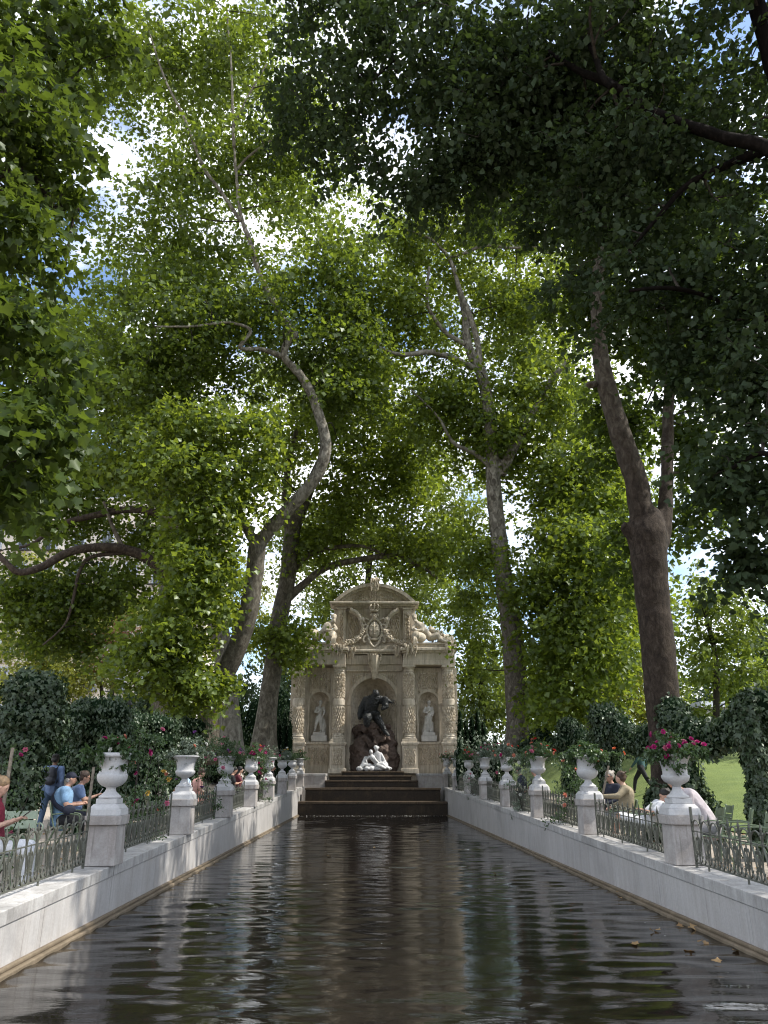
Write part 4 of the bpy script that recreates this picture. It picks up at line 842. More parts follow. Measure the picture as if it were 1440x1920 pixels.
t1.pxlimb([(480, 1020, 28.8, 24), (462, 990, 28.6, 20), (447, 950, 28.3, 15), (455, 900, 28, 11), (440, 820, 27, 8)], n=10)
t1.pxlimb([(442, 320, 25, 6), (470, 290, 24.8, 5), (520, 255, 24.4, 4), (545, 235, 24, 3)], n=7)
t1.pxlimb([(437, 240, 24.5, 5), (460, 190, 24, 4), (500, 120, 23.5, 3)], n=7)
t1.grow(.075)
t1.crown([(300, 110, 23.5, 150, 110, 3.5, 48), (470, 90, 24, 120, 110, 3.5, 38), (120, 130, 24, 110, 130, 3, 26), (530, 300, 25, 110, 110, 3.5, 44), (330, 460, 26, 150, 80, 4, 48), (370, 340, 25, 55, 60, 3, 14), (620, 500, 26, 110, 130, 4, 44), (430, 600, 26, 210, 110, 4, 95), (250, 700, 26.5, 170, 120, 4, 75), (640, 700, 27, 90, 110, 3, 42)], 122, .195, 'plane_leaf', 'plane4', rad=1.28, seed=1, dy=2.0, tw=8)
t1.crown([(390, 850, 25, 135, 110, 2.8, 72), (385, 1010, 25, 62, 120, 2.2, 46), (310, 1190, 25.5, 70, 60, 2, 34), (365, 1110, 26, 50, 60, 1.8, 14), (340, 1270, 26, 70, 45, 1.6, 22), (260, 830, 26, 80, 70, 2, 26)], 116, .195, 'plane_leaf_bright', 'plane4', rad=1.1, seed=2, tw=7, dy=1.5, droop=.6, name='lower_crown')
# T2: plane behind, with the big limb reaching left
t2 = Tree('plane_tree', 'grey plane tree with a long horizontal limb reaching far left', tuple(at(432, 1425, 34)))
t2.pxlimb(trunk_flare([(432, 1425, 34, 50), (430, 1340, 34, 44), (418, 1230, 34, 42), (402, 1140, 33.8, 42), (375, 1060, 33.5, 40), (345, 1000, 33, 34), (310, 960, 32.5, 30)]), 'trunk', n=14, bark='plane_bark_pale')
t2.pxlimb([(370, 1150, 33.6, 30), (322, 1095, 33, 30), (280, 1050, 32.3, 28), (240, 1032, 31.8, 27), (190, 1026, 31.2, 24), (130, 1035, 30.6, 22), (80, 1062, 30, 20), (38, 1073, 29.6, 18), (15, 1058, 29.3, 15), (-30, 1010, 29, 12)], n=12, thick=.72, bark='dark_bark')
t2.pxlimb([(330, 970, 32.8, 26), (250, 955, 32, 20), (170, 968, 31.5, 18), (110, 985, 31, 14), (60, 1020, 30.6, 9), (10, 1030, 30.3, 6)], n=10, thick=.7, bark='dark_bark')
t2.pxlimb([(232, 1036, 31.7, 14), (170, 1045, 31.3, 12), (148, 1075, 31.1, 11), (138, 1120, 31, 10), (122, 1170, 31, 7), (80, 1210, 30.8, 5)], n=8, thick=.6, bark='dark_bark')
t2.pxlimb([(310, 960, 32.5, 24), (330, 880, 32, 20), (345, 790, 31.5, 17), (340, 690, 31, 14), (345, 560, 30, 9)], n=10, bark='plane_bark_pale')
t2.pxlimb([(232, 1030, 31.8, 10), (210, 985, 31.6, 8), (195, 940, 31.3, 6)], n=7)
t2.crown([(110, 640, 31, 120, 120, 4, 50), (90, 820, 31, 110, 90, 4, 46), (190, 900, 31.5, 120, 60, 3.5, 34), (80, 960, 30.5, 90, 50, 2.5, 22), (90, 1130, 30.6, 90, 50, 2, 30), (190, 1100, 31, 70, 50, 2, 26), (300, 760, 32, 110, 120, 4, 46), (280, 1010, 32.5, 80, 70, 2.5, 20), (130, 1200, 31, 80, 35, 1.8, 14), (20, 1110, 30, 50, 60, 1.5, 10)], 115, .205, 'plane_leaf', 'plane4', rad=1.32, seed=3, dy=2.4, tw=8)
# T3: plane beside the fountain
t3 = Tree('plane_tree', 'mossy plane tree close beside the left flank of the fountain', tuple(at(494, 1418, 39)))
t3.pxlimb(trunk_flare([(494, 1418, 39, 48), (500, 1340, 39, 42), (512, 1250, 39, 38), (524, 1160, 39, 36), (540, 1080, 38.8, 34), (548, 1000, 38.6, 32), (570, 940, 38.4, 26), (600, 870, 38, 20), (640, 790, 37.5, 15), (690, 700, 37, 10)]), 'trunk', n=14)
t3.pxlimb([(535, 1125, 39, 22), (570, 1095, 38.8, 16), (610, 1065, 38.6, 14), (670, 1050, 38.3, 13), (740, 1043, 38, 12), (790, 1062, 37.8, 8), (820, 1085, 37.6, 5)], n=8)
t3.pxlimb([(548, 1070, 38.9, 16), (580, 1040, 38.7, 12), (620, 1028, 38.4, 10), (680, 1024, 38, 7), (720, 1040, 37.8, 5)], n=8)
t3.pxlimb([(545, 1010, 38.6, 20), (535, 950, 38.4, 17), (540, 880, 38, 13), (560, 790, 37.5, 9)], n=8)
t3.crown([(560, 800, 38, 110, 120, 4, 48), (640, 930, 38.5, 80, 90, 3.5, 40), (740, 880, 38, 90, 90, 3.5, 42), (780, 1005, 38, 80, 60, 3, 34), (600, 1010, 39.5, 50, 60, 2, 14), (520, 1180, 38, 45, 60, 1.5, 10), (536, 1190, 40, 26, 30, 1.2, 8), (700, 720, 37, 70, 90, 3, 30), (548, 1232, 41.5, 14, 14, .5, 4)], 112, .225, 'plane_leaf_bright', 'plane4', rad=1.4, seed=4, tw=8)
# T4: big plane right of the fountain
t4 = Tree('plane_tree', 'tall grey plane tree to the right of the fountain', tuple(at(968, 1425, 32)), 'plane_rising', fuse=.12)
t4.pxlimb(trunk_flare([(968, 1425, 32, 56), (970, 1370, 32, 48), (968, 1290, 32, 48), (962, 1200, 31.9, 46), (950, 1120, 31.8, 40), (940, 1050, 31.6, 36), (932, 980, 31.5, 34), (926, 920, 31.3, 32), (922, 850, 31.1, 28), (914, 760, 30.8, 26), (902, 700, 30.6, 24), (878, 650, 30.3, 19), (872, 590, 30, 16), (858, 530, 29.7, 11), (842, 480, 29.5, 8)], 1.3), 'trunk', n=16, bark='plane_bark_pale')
t4.pxlimb([(940, 890, 31.2, 22), (958, 850, 31, 22), (985, 800, 30.8, 20), (1010, 755, 30.5, 18), (1040, 705, 30.2, 14), (1090, 650, 29.8, 9), (1130, 590, 29.5, 6)], n=10)
t4.pxlimb([(888, 690, 30.5, 14), (850, 672, 30.2, 13), (810, 660, 30, 12), (770, 664, 29.7, 10), (738, 662, 29.5, 7), (690, 640, 29.2, 4)], n=8, bark='plane_bark_pale')
t4.pxlimb([(900, 690, 30.5, 14), (895, 640, 30.2, 13), (880, 590, 29.9, 12), (862, 545, 29.6, 10), (845, 490, 29.3, 8), (810, 450, 29, 6), (760, 430, 28.6, 4)], n=8)
t4.pxlimb([(872, 645, 30.2, 12), (838, 625, 29.9, 9), (810, 590, 29.6, 8), (800, 560, 29.4, 7), (805, 500, 29, 5)], n=8)
t4.pxlimb([(842, 482, 29.4, 6), (870, 475, 29.2, 7), (910, 460, 29, 7), (960, 465, 28.8, 6), (1010, 462, 28.6, 4)], n=8, bark='plane_bark_pale')
t4.pxlimb([(925, 880, 31.2, 9), (890, 850, 31, 10), (850, 830, 30.8, 8), (820, 780, 30.6, 5), (770, 730, 30.3, 3)], n=8, bark='plane_bark_pale')
t4.grow(.075)
t4.crown([(790, 470, 29, 90, 70, 3.5, 30), (910, 420, 28.5, 110, 70, 3.5, 40), (760, 600, 29.5, 70, 60, 3, 18), (970, 570, 29.5, 110, 100, 3.5, 52), (1030, 740, 29.5, 90, 90, 3.5, 46), (830, 760, 30.5, 90, 80, 3.5, 38), (930, 830, 30.8, 80, 70, 3, 34), (1060, 900, 29.5, 90, 90, 3, 46), (690, 600, 29, 60, 90, 3, 22)], 122, .2, 'plane_leaf_bright', 'plane4', rad=1.32, seed=5, dy=1.6, tw=8)
t4.crown([(1055, 1060, 29.5, 85, 110, 3, 56), (1085, 1190, 29.2, 80, 90, 3, 46), (1000, 1140, 30.5, 25, 50, 1.2, 5), (1130, 940, 32, 60, 110, 3, 36), (1170, 1130, 33, 45, 100, 2.5, 26), (900, 1040, 33, 45, 80, 2, 20), (1130, 1090, 29, 60, 90, 2, 34), (915, 1200, 34, 25, 60, 1.2, 7), (1060, 1300, 29, 70, 40, 1.8, 20)], 114, .2, 'plane_leaf_bright', 'plane4', rad=1.25, flat=.35, shell=.42, tw=8, seed=6, droop=.6, name='lower_crown')
# T5: dark forked plane
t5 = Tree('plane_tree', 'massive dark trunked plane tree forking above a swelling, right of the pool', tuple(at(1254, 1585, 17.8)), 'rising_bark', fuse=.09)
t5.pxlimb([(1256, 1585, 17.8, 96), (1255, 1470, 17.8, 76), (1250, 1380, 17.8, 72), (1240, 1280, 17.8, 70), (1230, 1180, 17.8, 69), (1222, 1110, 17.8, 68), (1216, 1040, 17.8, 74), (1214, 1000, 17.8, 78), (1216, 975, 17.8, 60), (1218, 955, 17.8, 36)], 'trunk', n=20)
t5.pxlimb([(1214, 1050, 17.8, 50), (1208, 1010, 17.8, 54), (1202, 960, 17.75, 50), (1192, 900, 17.7, 48), (1172, 840, 17.6, 45), (1150, 770, 17.5, 42), (1134, 710, 17.4, 38), (1124, 650, 17.3, 32), (1120, 560, 17.1, 28), (1126, 470, 16.9, 23), (1140, 360, 16.6, 16), (1150, 250, 16.3, 10)], n=14, bark='rising_bark')
t5.pxlimb([(1226, 1060, 17.85, 40), (1238, 1005, 17.9, 42), (1246, 960, 18, 34), (1250, 900, 18.1, 27), (1252, 820, 18.2, 25), (1254, 740, 18.3, 23), (1258, 640, 18.4, 18), (1270, 520, 18.4, 12)], n=12, bark='rising_bark')
t5.pxlimb([(1200, 1010, 17.8, 40), (1178, 992, 17.75, 30), (1168, 985, 17.7, 16)], 'burl', n=10)
t5.pxlimb([(1115, 720, 17.4, 16), (1106, 722, 17.3, 14), (1102, 718, 17.2, 8)], 'burl', n=8)
t5.pxlimb([(1150, 250, 16.3, 9), (1090, 160, 15.8, 7), (1040, 60, 15.4, 5)], n=8, bark='branch_bark')
t5.grow(.055)
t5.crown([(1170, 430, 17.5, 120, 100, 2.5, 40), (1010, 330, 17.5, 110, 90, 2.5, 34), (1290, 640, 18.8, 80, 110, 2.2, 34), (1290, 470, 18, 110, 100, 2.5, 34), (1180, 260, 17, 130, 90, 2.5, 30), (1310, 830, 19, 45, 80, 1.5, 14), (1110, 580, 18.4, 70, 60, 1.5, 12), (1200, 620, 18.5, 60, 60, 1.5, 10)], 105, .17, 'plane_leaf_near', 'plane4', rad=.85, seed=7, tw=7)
t5.crown([(1150, 790, 22, 70, 90, 2, 20), (1190, 1000, 24, 40, 90, 2, 14), (1290, 960, 22, 40, 60, 1.5, 8)], 105, .19, 'plane_leaf_near', 'plane4', rad=1.0, seed=17, tw=7, name='rear_crown')
# further planes whose crowns close the gaps behind
for nm_, lab_, px_, Y_, tr_, bl_, sd_ in (
  ('plane_tree', 'tall plane standing behind the leaning tree, its crown filling the upper left', 300, 47, [(300, 1250, 24), (310, 1050, 20), (300, 850, 16), (330, 600, 11), (340, 350, 6)], [(330, 200, 46, 70, 90, 4, 18), (430, 200, 46, 110, 130, 5, 40), (330, 480, 46, 160, 130, 5, 60), (560, 420, 46, 100, 140, 5, 44), (150, 640, 46, 110, 120, 5, 36), (500, 680, 46, 120, 130, 5, 44), (330, 820, 46, 140, 110, 5, 40), (590, 180, 45, 90, 110, 4, 30), (60, 880, 46, 80, 80, 4, 20), (200, 60, 44, 140, 70, 4, 30)], 91),
  ('plane_tree', 'tall plane standing behind the right trees, its crown showing between the trunks', 1120, 47, [(1120, 1250, 22), (1110, 1080, 19), (1090, 900, 15), (1060, 700, 10), (1040, 480, 6)], [(760, 560, 46, 80, 90, 5, 26), (900, 560, 46, 110, 110, 5, 38), (1050, 640, 46, 110, 110, 5, 40), (820, 720, 46, 90, 90, 5, 30), (960, 780, 46, 110, 100, 5, 36), (1110, 850, 46, 100, 100, 5, 40), (1130, 1010, 46, 90, 90, 5, 36), (760, 420, 45, 80, 80, 4, 26), (1080, 480, 45, 110, 70, 4, 26), (690, 780, 46, 70, 110, 4, 30), (1190, 1180, 46, 50, 80, 4, 22)], 92)):
    b_ = at(px_, 1440, Y_); b_[2] = gz(b_[0], Y_)-.1; T_ = Tree(nm_, lab_, tuple(b_), 'plane_bark')
    P_ = [b_]+[at(a, b, Y_) for a, b, w in tr_]; T_.limb(P_, [.7]+[w*Y_/F/2 for a, b, w in tr_], 'trunk', n=10)
    T_.crown(bl_, 72, .33, 'far_leaf', 'oval', rad=1.7, seed=sd_, tw=7, dens=1.0)
# T6: near linden at the right edge, dark against the light
t6 = Tree('linden_tree', 'dark shaded linden with round leaves overhanging the top right corner', (7.4, 8.6, gz(7.4, 8.6)), 'linden_bark_backlit')
t6.limb([(7.4, 8.6, .25), (7.35, 8.7, 3), (7.15, 8.8, 6), (7.0, 9, 9), (6.9, 9.3, 12), (6.8, 9.5, 15.5)], [.5, .36, .32, .28, .22, .12], 'trunk', n=14)
t6.pxlimb([(1500, 330, 8.7, 34), (1440, 278, 8.9, 30), (1350, 255, 9.2, 25), (1260, 225, 9.6, 21), (1190, 190, 9.8, 20), (1140, 155, 9.7, 19), (1090, 135, 9.9, 14), (1040, 105, 10.2, 9), (960, 60, 11.2, 9), (860, 30, 11.6, 6)], n=12, per=5)
t6.pxlimb([(1150, 165, 9.3, 18), (1128, 140, 9.4, 15), (1110, 95, 9.7, 10), (1060, 20, 10.9, 6)], n=8)
t6.pxlimb([(1500, 640, 9.4, 18), (1420, 590, 9.8, 13), (1340, 560, 10.2, 9), (1260, 540, 10, 10), (1180, 545, 10.3, 6)], n=8)
t6.pxlimb([(1440, 278, 9.3, 24), (1300, 340, 9.8, 14), (1240, 400, 10, 10), (1180, 470, 10.2, 6)], n=8)
t6.pxlimb([(1040, 105, 10.8, 8), (900, 90, 11.2, 6), (790, 80, 11.5, 5), (700, 150, 11.6, 4)], n=7)
t6.pxlimb([(1500, 880, 9.2, 18), (1430, 850, 9.4, 12), (1370, 880, 9.6, 7)], n=7)
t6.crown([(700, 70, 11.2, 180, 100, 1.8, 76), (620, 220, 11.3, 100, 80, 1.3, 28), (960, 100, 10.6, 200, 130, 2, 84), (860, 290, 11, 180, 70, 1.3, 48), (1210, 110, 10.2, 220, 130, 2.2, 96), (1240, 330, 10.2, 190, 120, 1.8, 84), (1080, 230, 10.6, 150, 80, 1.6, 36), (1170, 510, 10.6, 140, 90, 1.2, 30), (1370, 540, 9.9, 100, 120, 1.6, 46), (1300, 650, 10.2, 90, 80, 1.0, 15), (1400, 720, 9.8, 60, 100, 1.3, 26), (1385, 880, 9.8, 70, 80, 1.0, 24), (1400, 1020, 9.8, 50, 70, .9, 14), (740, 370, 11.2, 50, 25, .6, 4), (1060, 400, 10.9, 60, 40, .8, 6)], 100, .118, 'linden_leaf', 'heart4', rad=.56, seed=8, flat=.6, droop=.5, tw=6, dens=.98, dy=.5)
t6.crown([((5.5, 11.5, 14.8), (5.5, 3.5, 2.2), 130), ((3.0, 12.0, 15.4), (4.0, 3, 2), 70), ((10.5, 9.5, 11.5), (3, 4.5, 5), 130), ((11.5, 8, 6.5), (2.5, 4, 3), 60)], 90, .19, 'linden_leaf', 'oval', rad=.9, seed=18, world=True, name='shade_crown')  # out-of-view foliage added overhead and to the right to shade the linden leaves
# T7: near plane at the left edge
t7 = Tree('plane_tree', 'near plane tree with large leaves hanging down the left edge', (-7.0, 8.0, gz(-7, 8)), 'plane_bark')
t7.limb([(-7.0, 8.0, .25), (-6.9, 8.1, 3), (-6.7, 8.4, 6), (-6.4, 8.8, 9), (-6.0, 9.2, 12.5)], [.42, .34, .3, .24, .12], 'trunk', n=14)
t7.pxlimb([(-120, 330, 9.2, 26), (-20, 330, 9.6, 22), (60, 325, 10, 18), (100, 390, 10.2, 15), (130, 390, 10.3, 12), (155, 395, 10.4, 8)], n=8, bark='branch_bark')
t7.pxlimb([(70, 330, 10, 10), (60, 290, 10, 8), (90, 200, 10.2, 6), (160, 120, 10.6, 4)], n=7, bark='branch_bark')
t7.pxlimb([(140, 395, 10.4, 7), (130, 450, 10.4, 5), (118, 520, 10.4, 3)], n=7, bark='branch_bark')
t7.pxlimb([(-100, 620, 9, 20), (-10, 600, 9.4, 13), (50, 650, 9.6, 8), (90, 720, 9.8, 5)], n=8, bark='branch_bark')
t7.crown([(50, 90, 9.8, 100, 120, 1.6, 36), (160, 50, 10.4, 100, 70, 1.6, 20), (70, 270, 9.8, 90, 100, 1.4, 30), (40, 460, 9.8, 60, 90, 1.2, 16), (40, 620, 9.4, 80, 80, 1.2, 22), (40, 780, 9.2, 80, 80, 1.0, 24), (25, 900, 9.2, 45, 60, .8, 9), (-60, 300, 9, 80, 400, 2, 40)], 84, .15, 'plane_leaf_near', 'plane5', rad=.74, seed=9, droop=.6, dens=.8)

# background trees
def far_tree(name, label, px, Y, trunk, blobs, mat, per=60, size=.3, rad=1.2, seed=0, barkm='branch_bark', kind='oval', group='trees behind the garden'):
    base = at(px, 1440, Y); base[2] = gz(base[0], base[1])-.1; T = Tree(name, label, tuple(base), barkm, group)
    pts = [(px, None, Y, trunk[0][2])]+list(trunk[1:]) if False else None
    P_ = [base]+[at(a, b, Y) for a, b, w in trunk]; rr = [trunk[0][2]*1.2*Y/F/2]+[w*Y/F/2 for a, b, w in trunk]
    T.limb(P_, rr, 'trunk', n=8, per=4); T.crown(blobs, per, size, mat, kind, rad=rad, seed=seed, tr=.03); return T
far_tree('slender_tree', 'slender young tree with airy crown on the sunlit lawn', 1343, 36, [(1343, 1330, 12), (1342, 1240, 10), (1330, 1180, 8), (1310, 1110, 5)], [(1330, 1130, 36, 70, 90, 3, 40), (1400, 1180, 36, 60, 90, 3, 34), (1310, 1240, 36.5, 60, 60, 3, 24), (1400, 1290, 37, 60, 40, 3, 20), (1330, 1330, 37, 60, 20, 2, 12)], 'far_leaf', 52, .28, 1.0, 21)
far_tree('dark_tree', 'dark round tree behind the lawn at the right edge', 1440, 52, [(1440, 1330, 14), (1440, 1250, 10)], [(1400, 1290, 52, 90, 70, 5, 60), (1440, 1200, 52, 50, 70, 4, 34), (1330, 1330, 53, 60, 40, 4, 30)], 'far_dark_leaf', 70, .34, 1.4, 22)
far_tree('golden_tree', 'bright yellow green tree behind the ivy garlands', 1150, 52, [(1150, 1340, 10), (1150, 1280, 8)], [(1160, 1290, 52, 70, 60, 4, 60), (1110, 1330, 52, 60, 40, 4, 34), (1215, 1330, 53, 60, 35, 4, 30), (1180, 1250, 53, 40, 40, 3, 20)], 'far_yellow_leaf', 70, .3, 1.2, 23)
far_tree('willow_tree', 'pale green tree just right of the fountain', 905, 50, [(905, 1330, 13), (900, 1260, 11), (880, 1200, 8)], [(890, 1250, 50, 45, 80, 3, 40), (920, 1330, 50, 50, 40, 3, 30), (1010, 1290, 51, 60, 80, 3, 46), (870, 1130, 50, 60, 60, 3, 34)], 'far_leaf', 70, .3, 1.2, 24)
far_tree('broad_tree', 'broad green tree rising behind the fountain pediment', 700, 58, [(700, 1250, 18), (690, 1100, 14), (700, 1000, 9)], [(620, 1100, 57, 70, 80, 4, 50), (790, 1100, 57, 80, 70, 4, 50), (700, 1010, 58, 80, 50, 4, 36), (860, 960, 57, 70, 70, 4, 40), (560, 1000, 58, 60, 90, 4, 40), (820, 860, 57, 60, 60, 4, 24)], 'far_leaf', 74, .36, 1.5, 25)
far_tree('yellow_tree', 'yellow green tree behind the left ivy hedge', 90, 46, [(90, 1320, 14), (90, 1240, 10)], [(60, 1230, 46, 80, 70, 4, 56), (130, 1270, 46, 70, 50, 4, 44), (30, 1290, 45, 60, 40, 3, 30), (140, 1140, 47, 70, 50, 3, 26)], 'far_yellow_leaf', 74, .26, 1.1, 26)
far_tree('rust_tree', 'thin tree with rusty brown leaves beyond the left hedge', 190, 48, [(190, 1290, 6), (186, 1250, 5), (190, 1200, 3)], [(190, 1200, 48, 45, 40, 2, 30), (225, 1180, 48, 35, 30, 2, 18), (170, 1240, 48, 30, 25, 2, 12)], 'rust_leaf', 44, .2, .9, 27)
far_tree('lime_tree', 'lime green tree above the rusty tree on the left', 210, 62, [(210, 1250, 8), (210, 1200, 6)], [(200, 1150, 62, 60, 40, 4, 40), (90, 1090, 62, 60, 40, 4, 24), (330, 1180, 62, 50, 60, 4, 36), (470, 1130, 62, 50, 90, 4, 40)], 'far_yellow_leaf', 60, .36, 1.5, 28)
far_tree('street_tree', 'dark green tree at the far left garden edge', 330, 60, [(330, 1300, 12), (330, 1230, 9)], [(330, 1300, 60, 80, 40, 4, 40), (250, 1320, 60, 60, 25, 3, 22), (430, 1300, 60, 60, 60, 4, 40), (540, 1290, 60, 50, 70, 4, 40)], 'far_dark_leaf', 70, .36, 1.4, 29)
far_tree('park_tree', 'hazy green tree far beyond the right hand lawn', 1290, 66, [(1290, 1340, 9), (1290, 1290, 7)], [(1290, 1340, 66, 70, 35, 4, 40), (1060, 1330, 64, 80, 50, 4, 44), (1250, 1290, 66, 30, 40, 3, 16), (960, 1280, 64, 60, 80, 4, 40)], 'far_leaf', 66, .4, 1.6, 30)

# ================================================================== ivy
def ivy_thing(name, label, blobs, n, size=.09, seed=0, cat='ivy', group='ivy columns and garlands', core=True, base=None, mat='ivy_leaf', kind='ivy'):
    """blobs: (centre, radii) ellipsoids in metres; leaves lie as shingles on their skin"""
    rg = np.random.default_rng(seed); b = np.array(base if base is not None else blobs[0][0], float); r_ = empty(name, tuple(b)); tag(r_, label, cat, group)
    ar = np.array([(r[0]*r[1]+r[1]*r[2]+r[0]*r[2]) for c, r in blobs]); far_ = b[1] > 18.5; n = int(n*(1.5 if far_ else 1.45)); size *= .84; kind = 'oval' if far_ and kind == 'ivy' else kind; cnt = (n*ar/ar.sum()).astype(int); pos = []; no = []
    for (c, r), k in zip(blobs, cnt):
        d = rg.normal(size=(k, 3)); d /= np.linalg.norm(d, axis=1, keepdims=True); wv = 1+.10*np.sin(d[:, 0]*7+seed)+.08*np.sin(d[:, 2]*9+d[:, 1]*5)
        pos.append(np.array(c)+d*np.array(r)*(wv*rg.uniform(.86, 1.12, k))[:, None]); no.append(d/np.array(r)*min(r))
    pos = np.concatenate(pos); no = np.concatenate(no); keep = np.ones(len(pos), bool)
    for c, r in blobs: keep &= (((pos-np.array(c))/np.array(r))**2).sum(1) > .62
    keep &= pos[:, 2] > np.array([gz(x, y) for x, y in pos[:, :2]])-.02
    pos = pos[keep]-b; no = no[keep]+rg.normal(size=(keep.sum(), 3))*.35; no[:, 2] += .35
    ax = rg.normal(size=(len(pos), 3))*.5; ax[:, 2] -= 1
    leaf_obj('leaves', r_, pos, ax, no, size*rg.uniform(.6, 1.35, len(pos)), mat, kind, np.clip(rg.normal(.4, .28, len(pos)), 0, 1))
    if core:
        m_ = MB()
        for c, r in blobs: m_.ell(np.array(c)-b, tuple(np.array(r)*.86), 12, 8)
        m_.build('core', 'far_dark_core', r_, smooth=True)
    return r_
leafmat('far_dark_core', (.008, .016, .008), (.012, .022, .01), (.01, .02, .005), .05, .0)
def ivy_post(px, Y, top, w, base_w, label, seed, n=4200, size=.1, ybase=None):
    c0 = at(px, 1480, Y); x, y = c0[0], Y; g0 = gz(x, y); zt = at(px, top, Y)[2]; d = np.linalg.norm(c0)
    rw, rb = w*d/F/2, base_w*d/F/2; blobs = []; k = 7
    for i in range(k):
        u = i/(k-1); r = rb+(rw-rb)*min(1, u*1.6) if u < .62 else rw*(1+.35*math.sin((u-.62)/.38*math.pi*.8)); z = g0+(zt-rw*.6-g0)*u
        blobs.append(((x+.05*math.sin(i*2+seed), y, z), (r, r, (zt-g0)/k*.85)))
    return ivy_thing('ivy_column', label, blobs, n, size, seed, base=(x, y, g0))
def ivy_swag(pts, w, label, seed, n=2600, size=.1):
    P_ = [at(a, b, Y) for a, b, Y in pts]; C = catmull(P_, 4); d = np.linalg.norm(P_[0])
    return ivy_thing('ivy_garland', label, [(tuple(q), (w, w*1.1, w*(1+.15*math.sin(i*1.7)))) for i, q in enumerate(C)], n, size, seed)
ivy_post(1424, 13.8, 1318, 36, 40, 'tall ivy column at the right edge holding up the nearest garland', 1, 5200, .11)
ivy_swag([(1432, 1325, 13.8), (1385, 1362, 14.8), (1335, 1385, 15.8), (1290, 1372, 16.8), (1262, 1335, 17.4)], .34, 'dark ivy garland sagging between the right edge column and the big trunk', 2, 4200, .1)
ivy_thing('ivy_mound', 'dense ivy mound climbing round the foot of the massive dark trunk', [((float(at(1300, 1500, 16.9)[0]), 16.9, .75), (.55, .5, .75)), ((float(at(1290, 1500, 17.1)[0]), 17.1, 1.6), (.36, .4, .8)), ((float(at(1232, 1500, 16.9)[0]), 16.9, .8), (.32, .4, .8))], 4200, .1, 3)
ivy_swag([(1258, 1345, 17.4), (1220, 1385, 19), (1190, 1390, 20.4), (1162, 1362, 21.6)], .34, 'ivy garland sagging between the massive trunk and the next column', 4, 3000, .1)
ivy_post(1148, 21.9, 1328, 46, 40, 'ivy column with rounded top left of the massive dark trunk', 5, 4200, .11)
ivy_swag([(1140, 1360, 22), (1115, 1395, 24), (1090, 1385, 25.6)], .34, 'short ivy garland between the two rounded ivy columns', 6, 1500, .1)
ivy_post(1076, 26.2, 1352, 36, 36, 'smaller ivy column between the tall grey plane and rounded columns', 7, 3000, .11)
ivy_swag([(1068, 1370, 26.4), (1045, 1400, 28), (1020, 1380, 30)], .3, 'low ivy garland beside the tall grey plane tree', 8, 1400, .11)
ivy_thing('ivy_bush', 'rounded glossy ivy bush at the foot of the tall grey plane', [(tuple(at(1012, 1395, 30.5)), (.55, .5, .6)), (tuple(at(985, 1410, 31)), (.45, .4, .5))], 1500, .12, 9)
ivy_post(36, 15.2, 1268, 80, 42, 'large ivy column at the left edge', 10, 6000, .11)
ivy_swag([(48, 1300, 15.4), (90, 1372, 16.4), (130, 1352, 17.6), (160, 1335, 18.6)], .3, 'ivy garland sagging right from the large left edge column', 11, 3400, .1)
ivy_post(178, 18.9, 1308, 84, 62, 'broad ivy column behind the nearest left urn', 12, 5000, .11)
ivy_post(272, 23.2, 1334, 76, 60, 'ivy column second from the leaning plane tree', 13, 3800, .11)
ivy_post(342, 27.6, 1344, 58, 56, 'ivy column standing against the leaning plane tree', 14, 2800, .12)
ivy_swag([(190, 1340, 19), (225, 1372, 20.6), (255, 1355, 22.4)], .33, 'ivy garland between the broad column and its neighbour', 15, 2000, .1)
ivy_swag([(285, 1360, 23.6), (310, 1375, 25.2), (332, 1362, 27)], .32, 'short ivy garland beside the leaning plane tree', 16, 1500, .11)
def hedge(label, px0, px1, Y, top, seed, n, mat='ivy_leaf', depth=.8, size=.11, name='hedge'):
    bl = []; k = 5
    for i in range(k):
        p_ = at(px0+(px1-px0)*i/(k-1), top, Y); g0 = gz(p_[0], Y); hz = (p_[2]-g0)/2*(1+.08*math.sin(i*2.3+seed)); rx = abs(at(px1, top, Y)[0]-at(px0, top, Y)[0])/k*.85; bl.append(((p_[0], Y, g0+hz*.95), (rx, depth, hz*1.05)))
    return ivy_thing(name, label, bl, n, size, seed, cat='hedge', group='garden hedges', mat=mat)
hedge('dark low hedge behind the walking person with a backpack', 40, 230, 31, 1385, 31, 5200, 'bush_leaf')
hedge('dark clipped shrub between the fountain and its left plane trees', 505, 545, 41, 1335, 32, 1500)
hedge('dark clipped shrub hugging the right corner of the fountain', 862, 905, 41, 1330, 33, 2000, size=.13)
hedge('pale leafed shrub right of the fountain base', 862, 925, 37, 1385, 34, 1800, 'silver_leaf', size=.14)
hedge('dark shrub at the foot of the small trunk right of the fountain', 905, 950, 39, 1378, 35, 1500, size=.13)
hedge('tall dark hedge far behind the three left plane trunks', 400, 570, 52, 1290, 39, 3600, 'far_dark_leaf', 1.2, .22)
hedge('low hedge along the far edge of the lawn', 1170, 1330, 46, 1385, 36, 3600, 'far_dark_leaf', 1.0, .16)
hedge('far hedge closing the garden at the left', 60, 420, 50, 1345, 37, 4200, 'far_dark_leaf', 1.2, .2)
hedge('leafy hedge far right beside the small hut', 1385, 1460, 44, 1385, 38, 2000, 'far_dark_leaf', 1.0, .17)
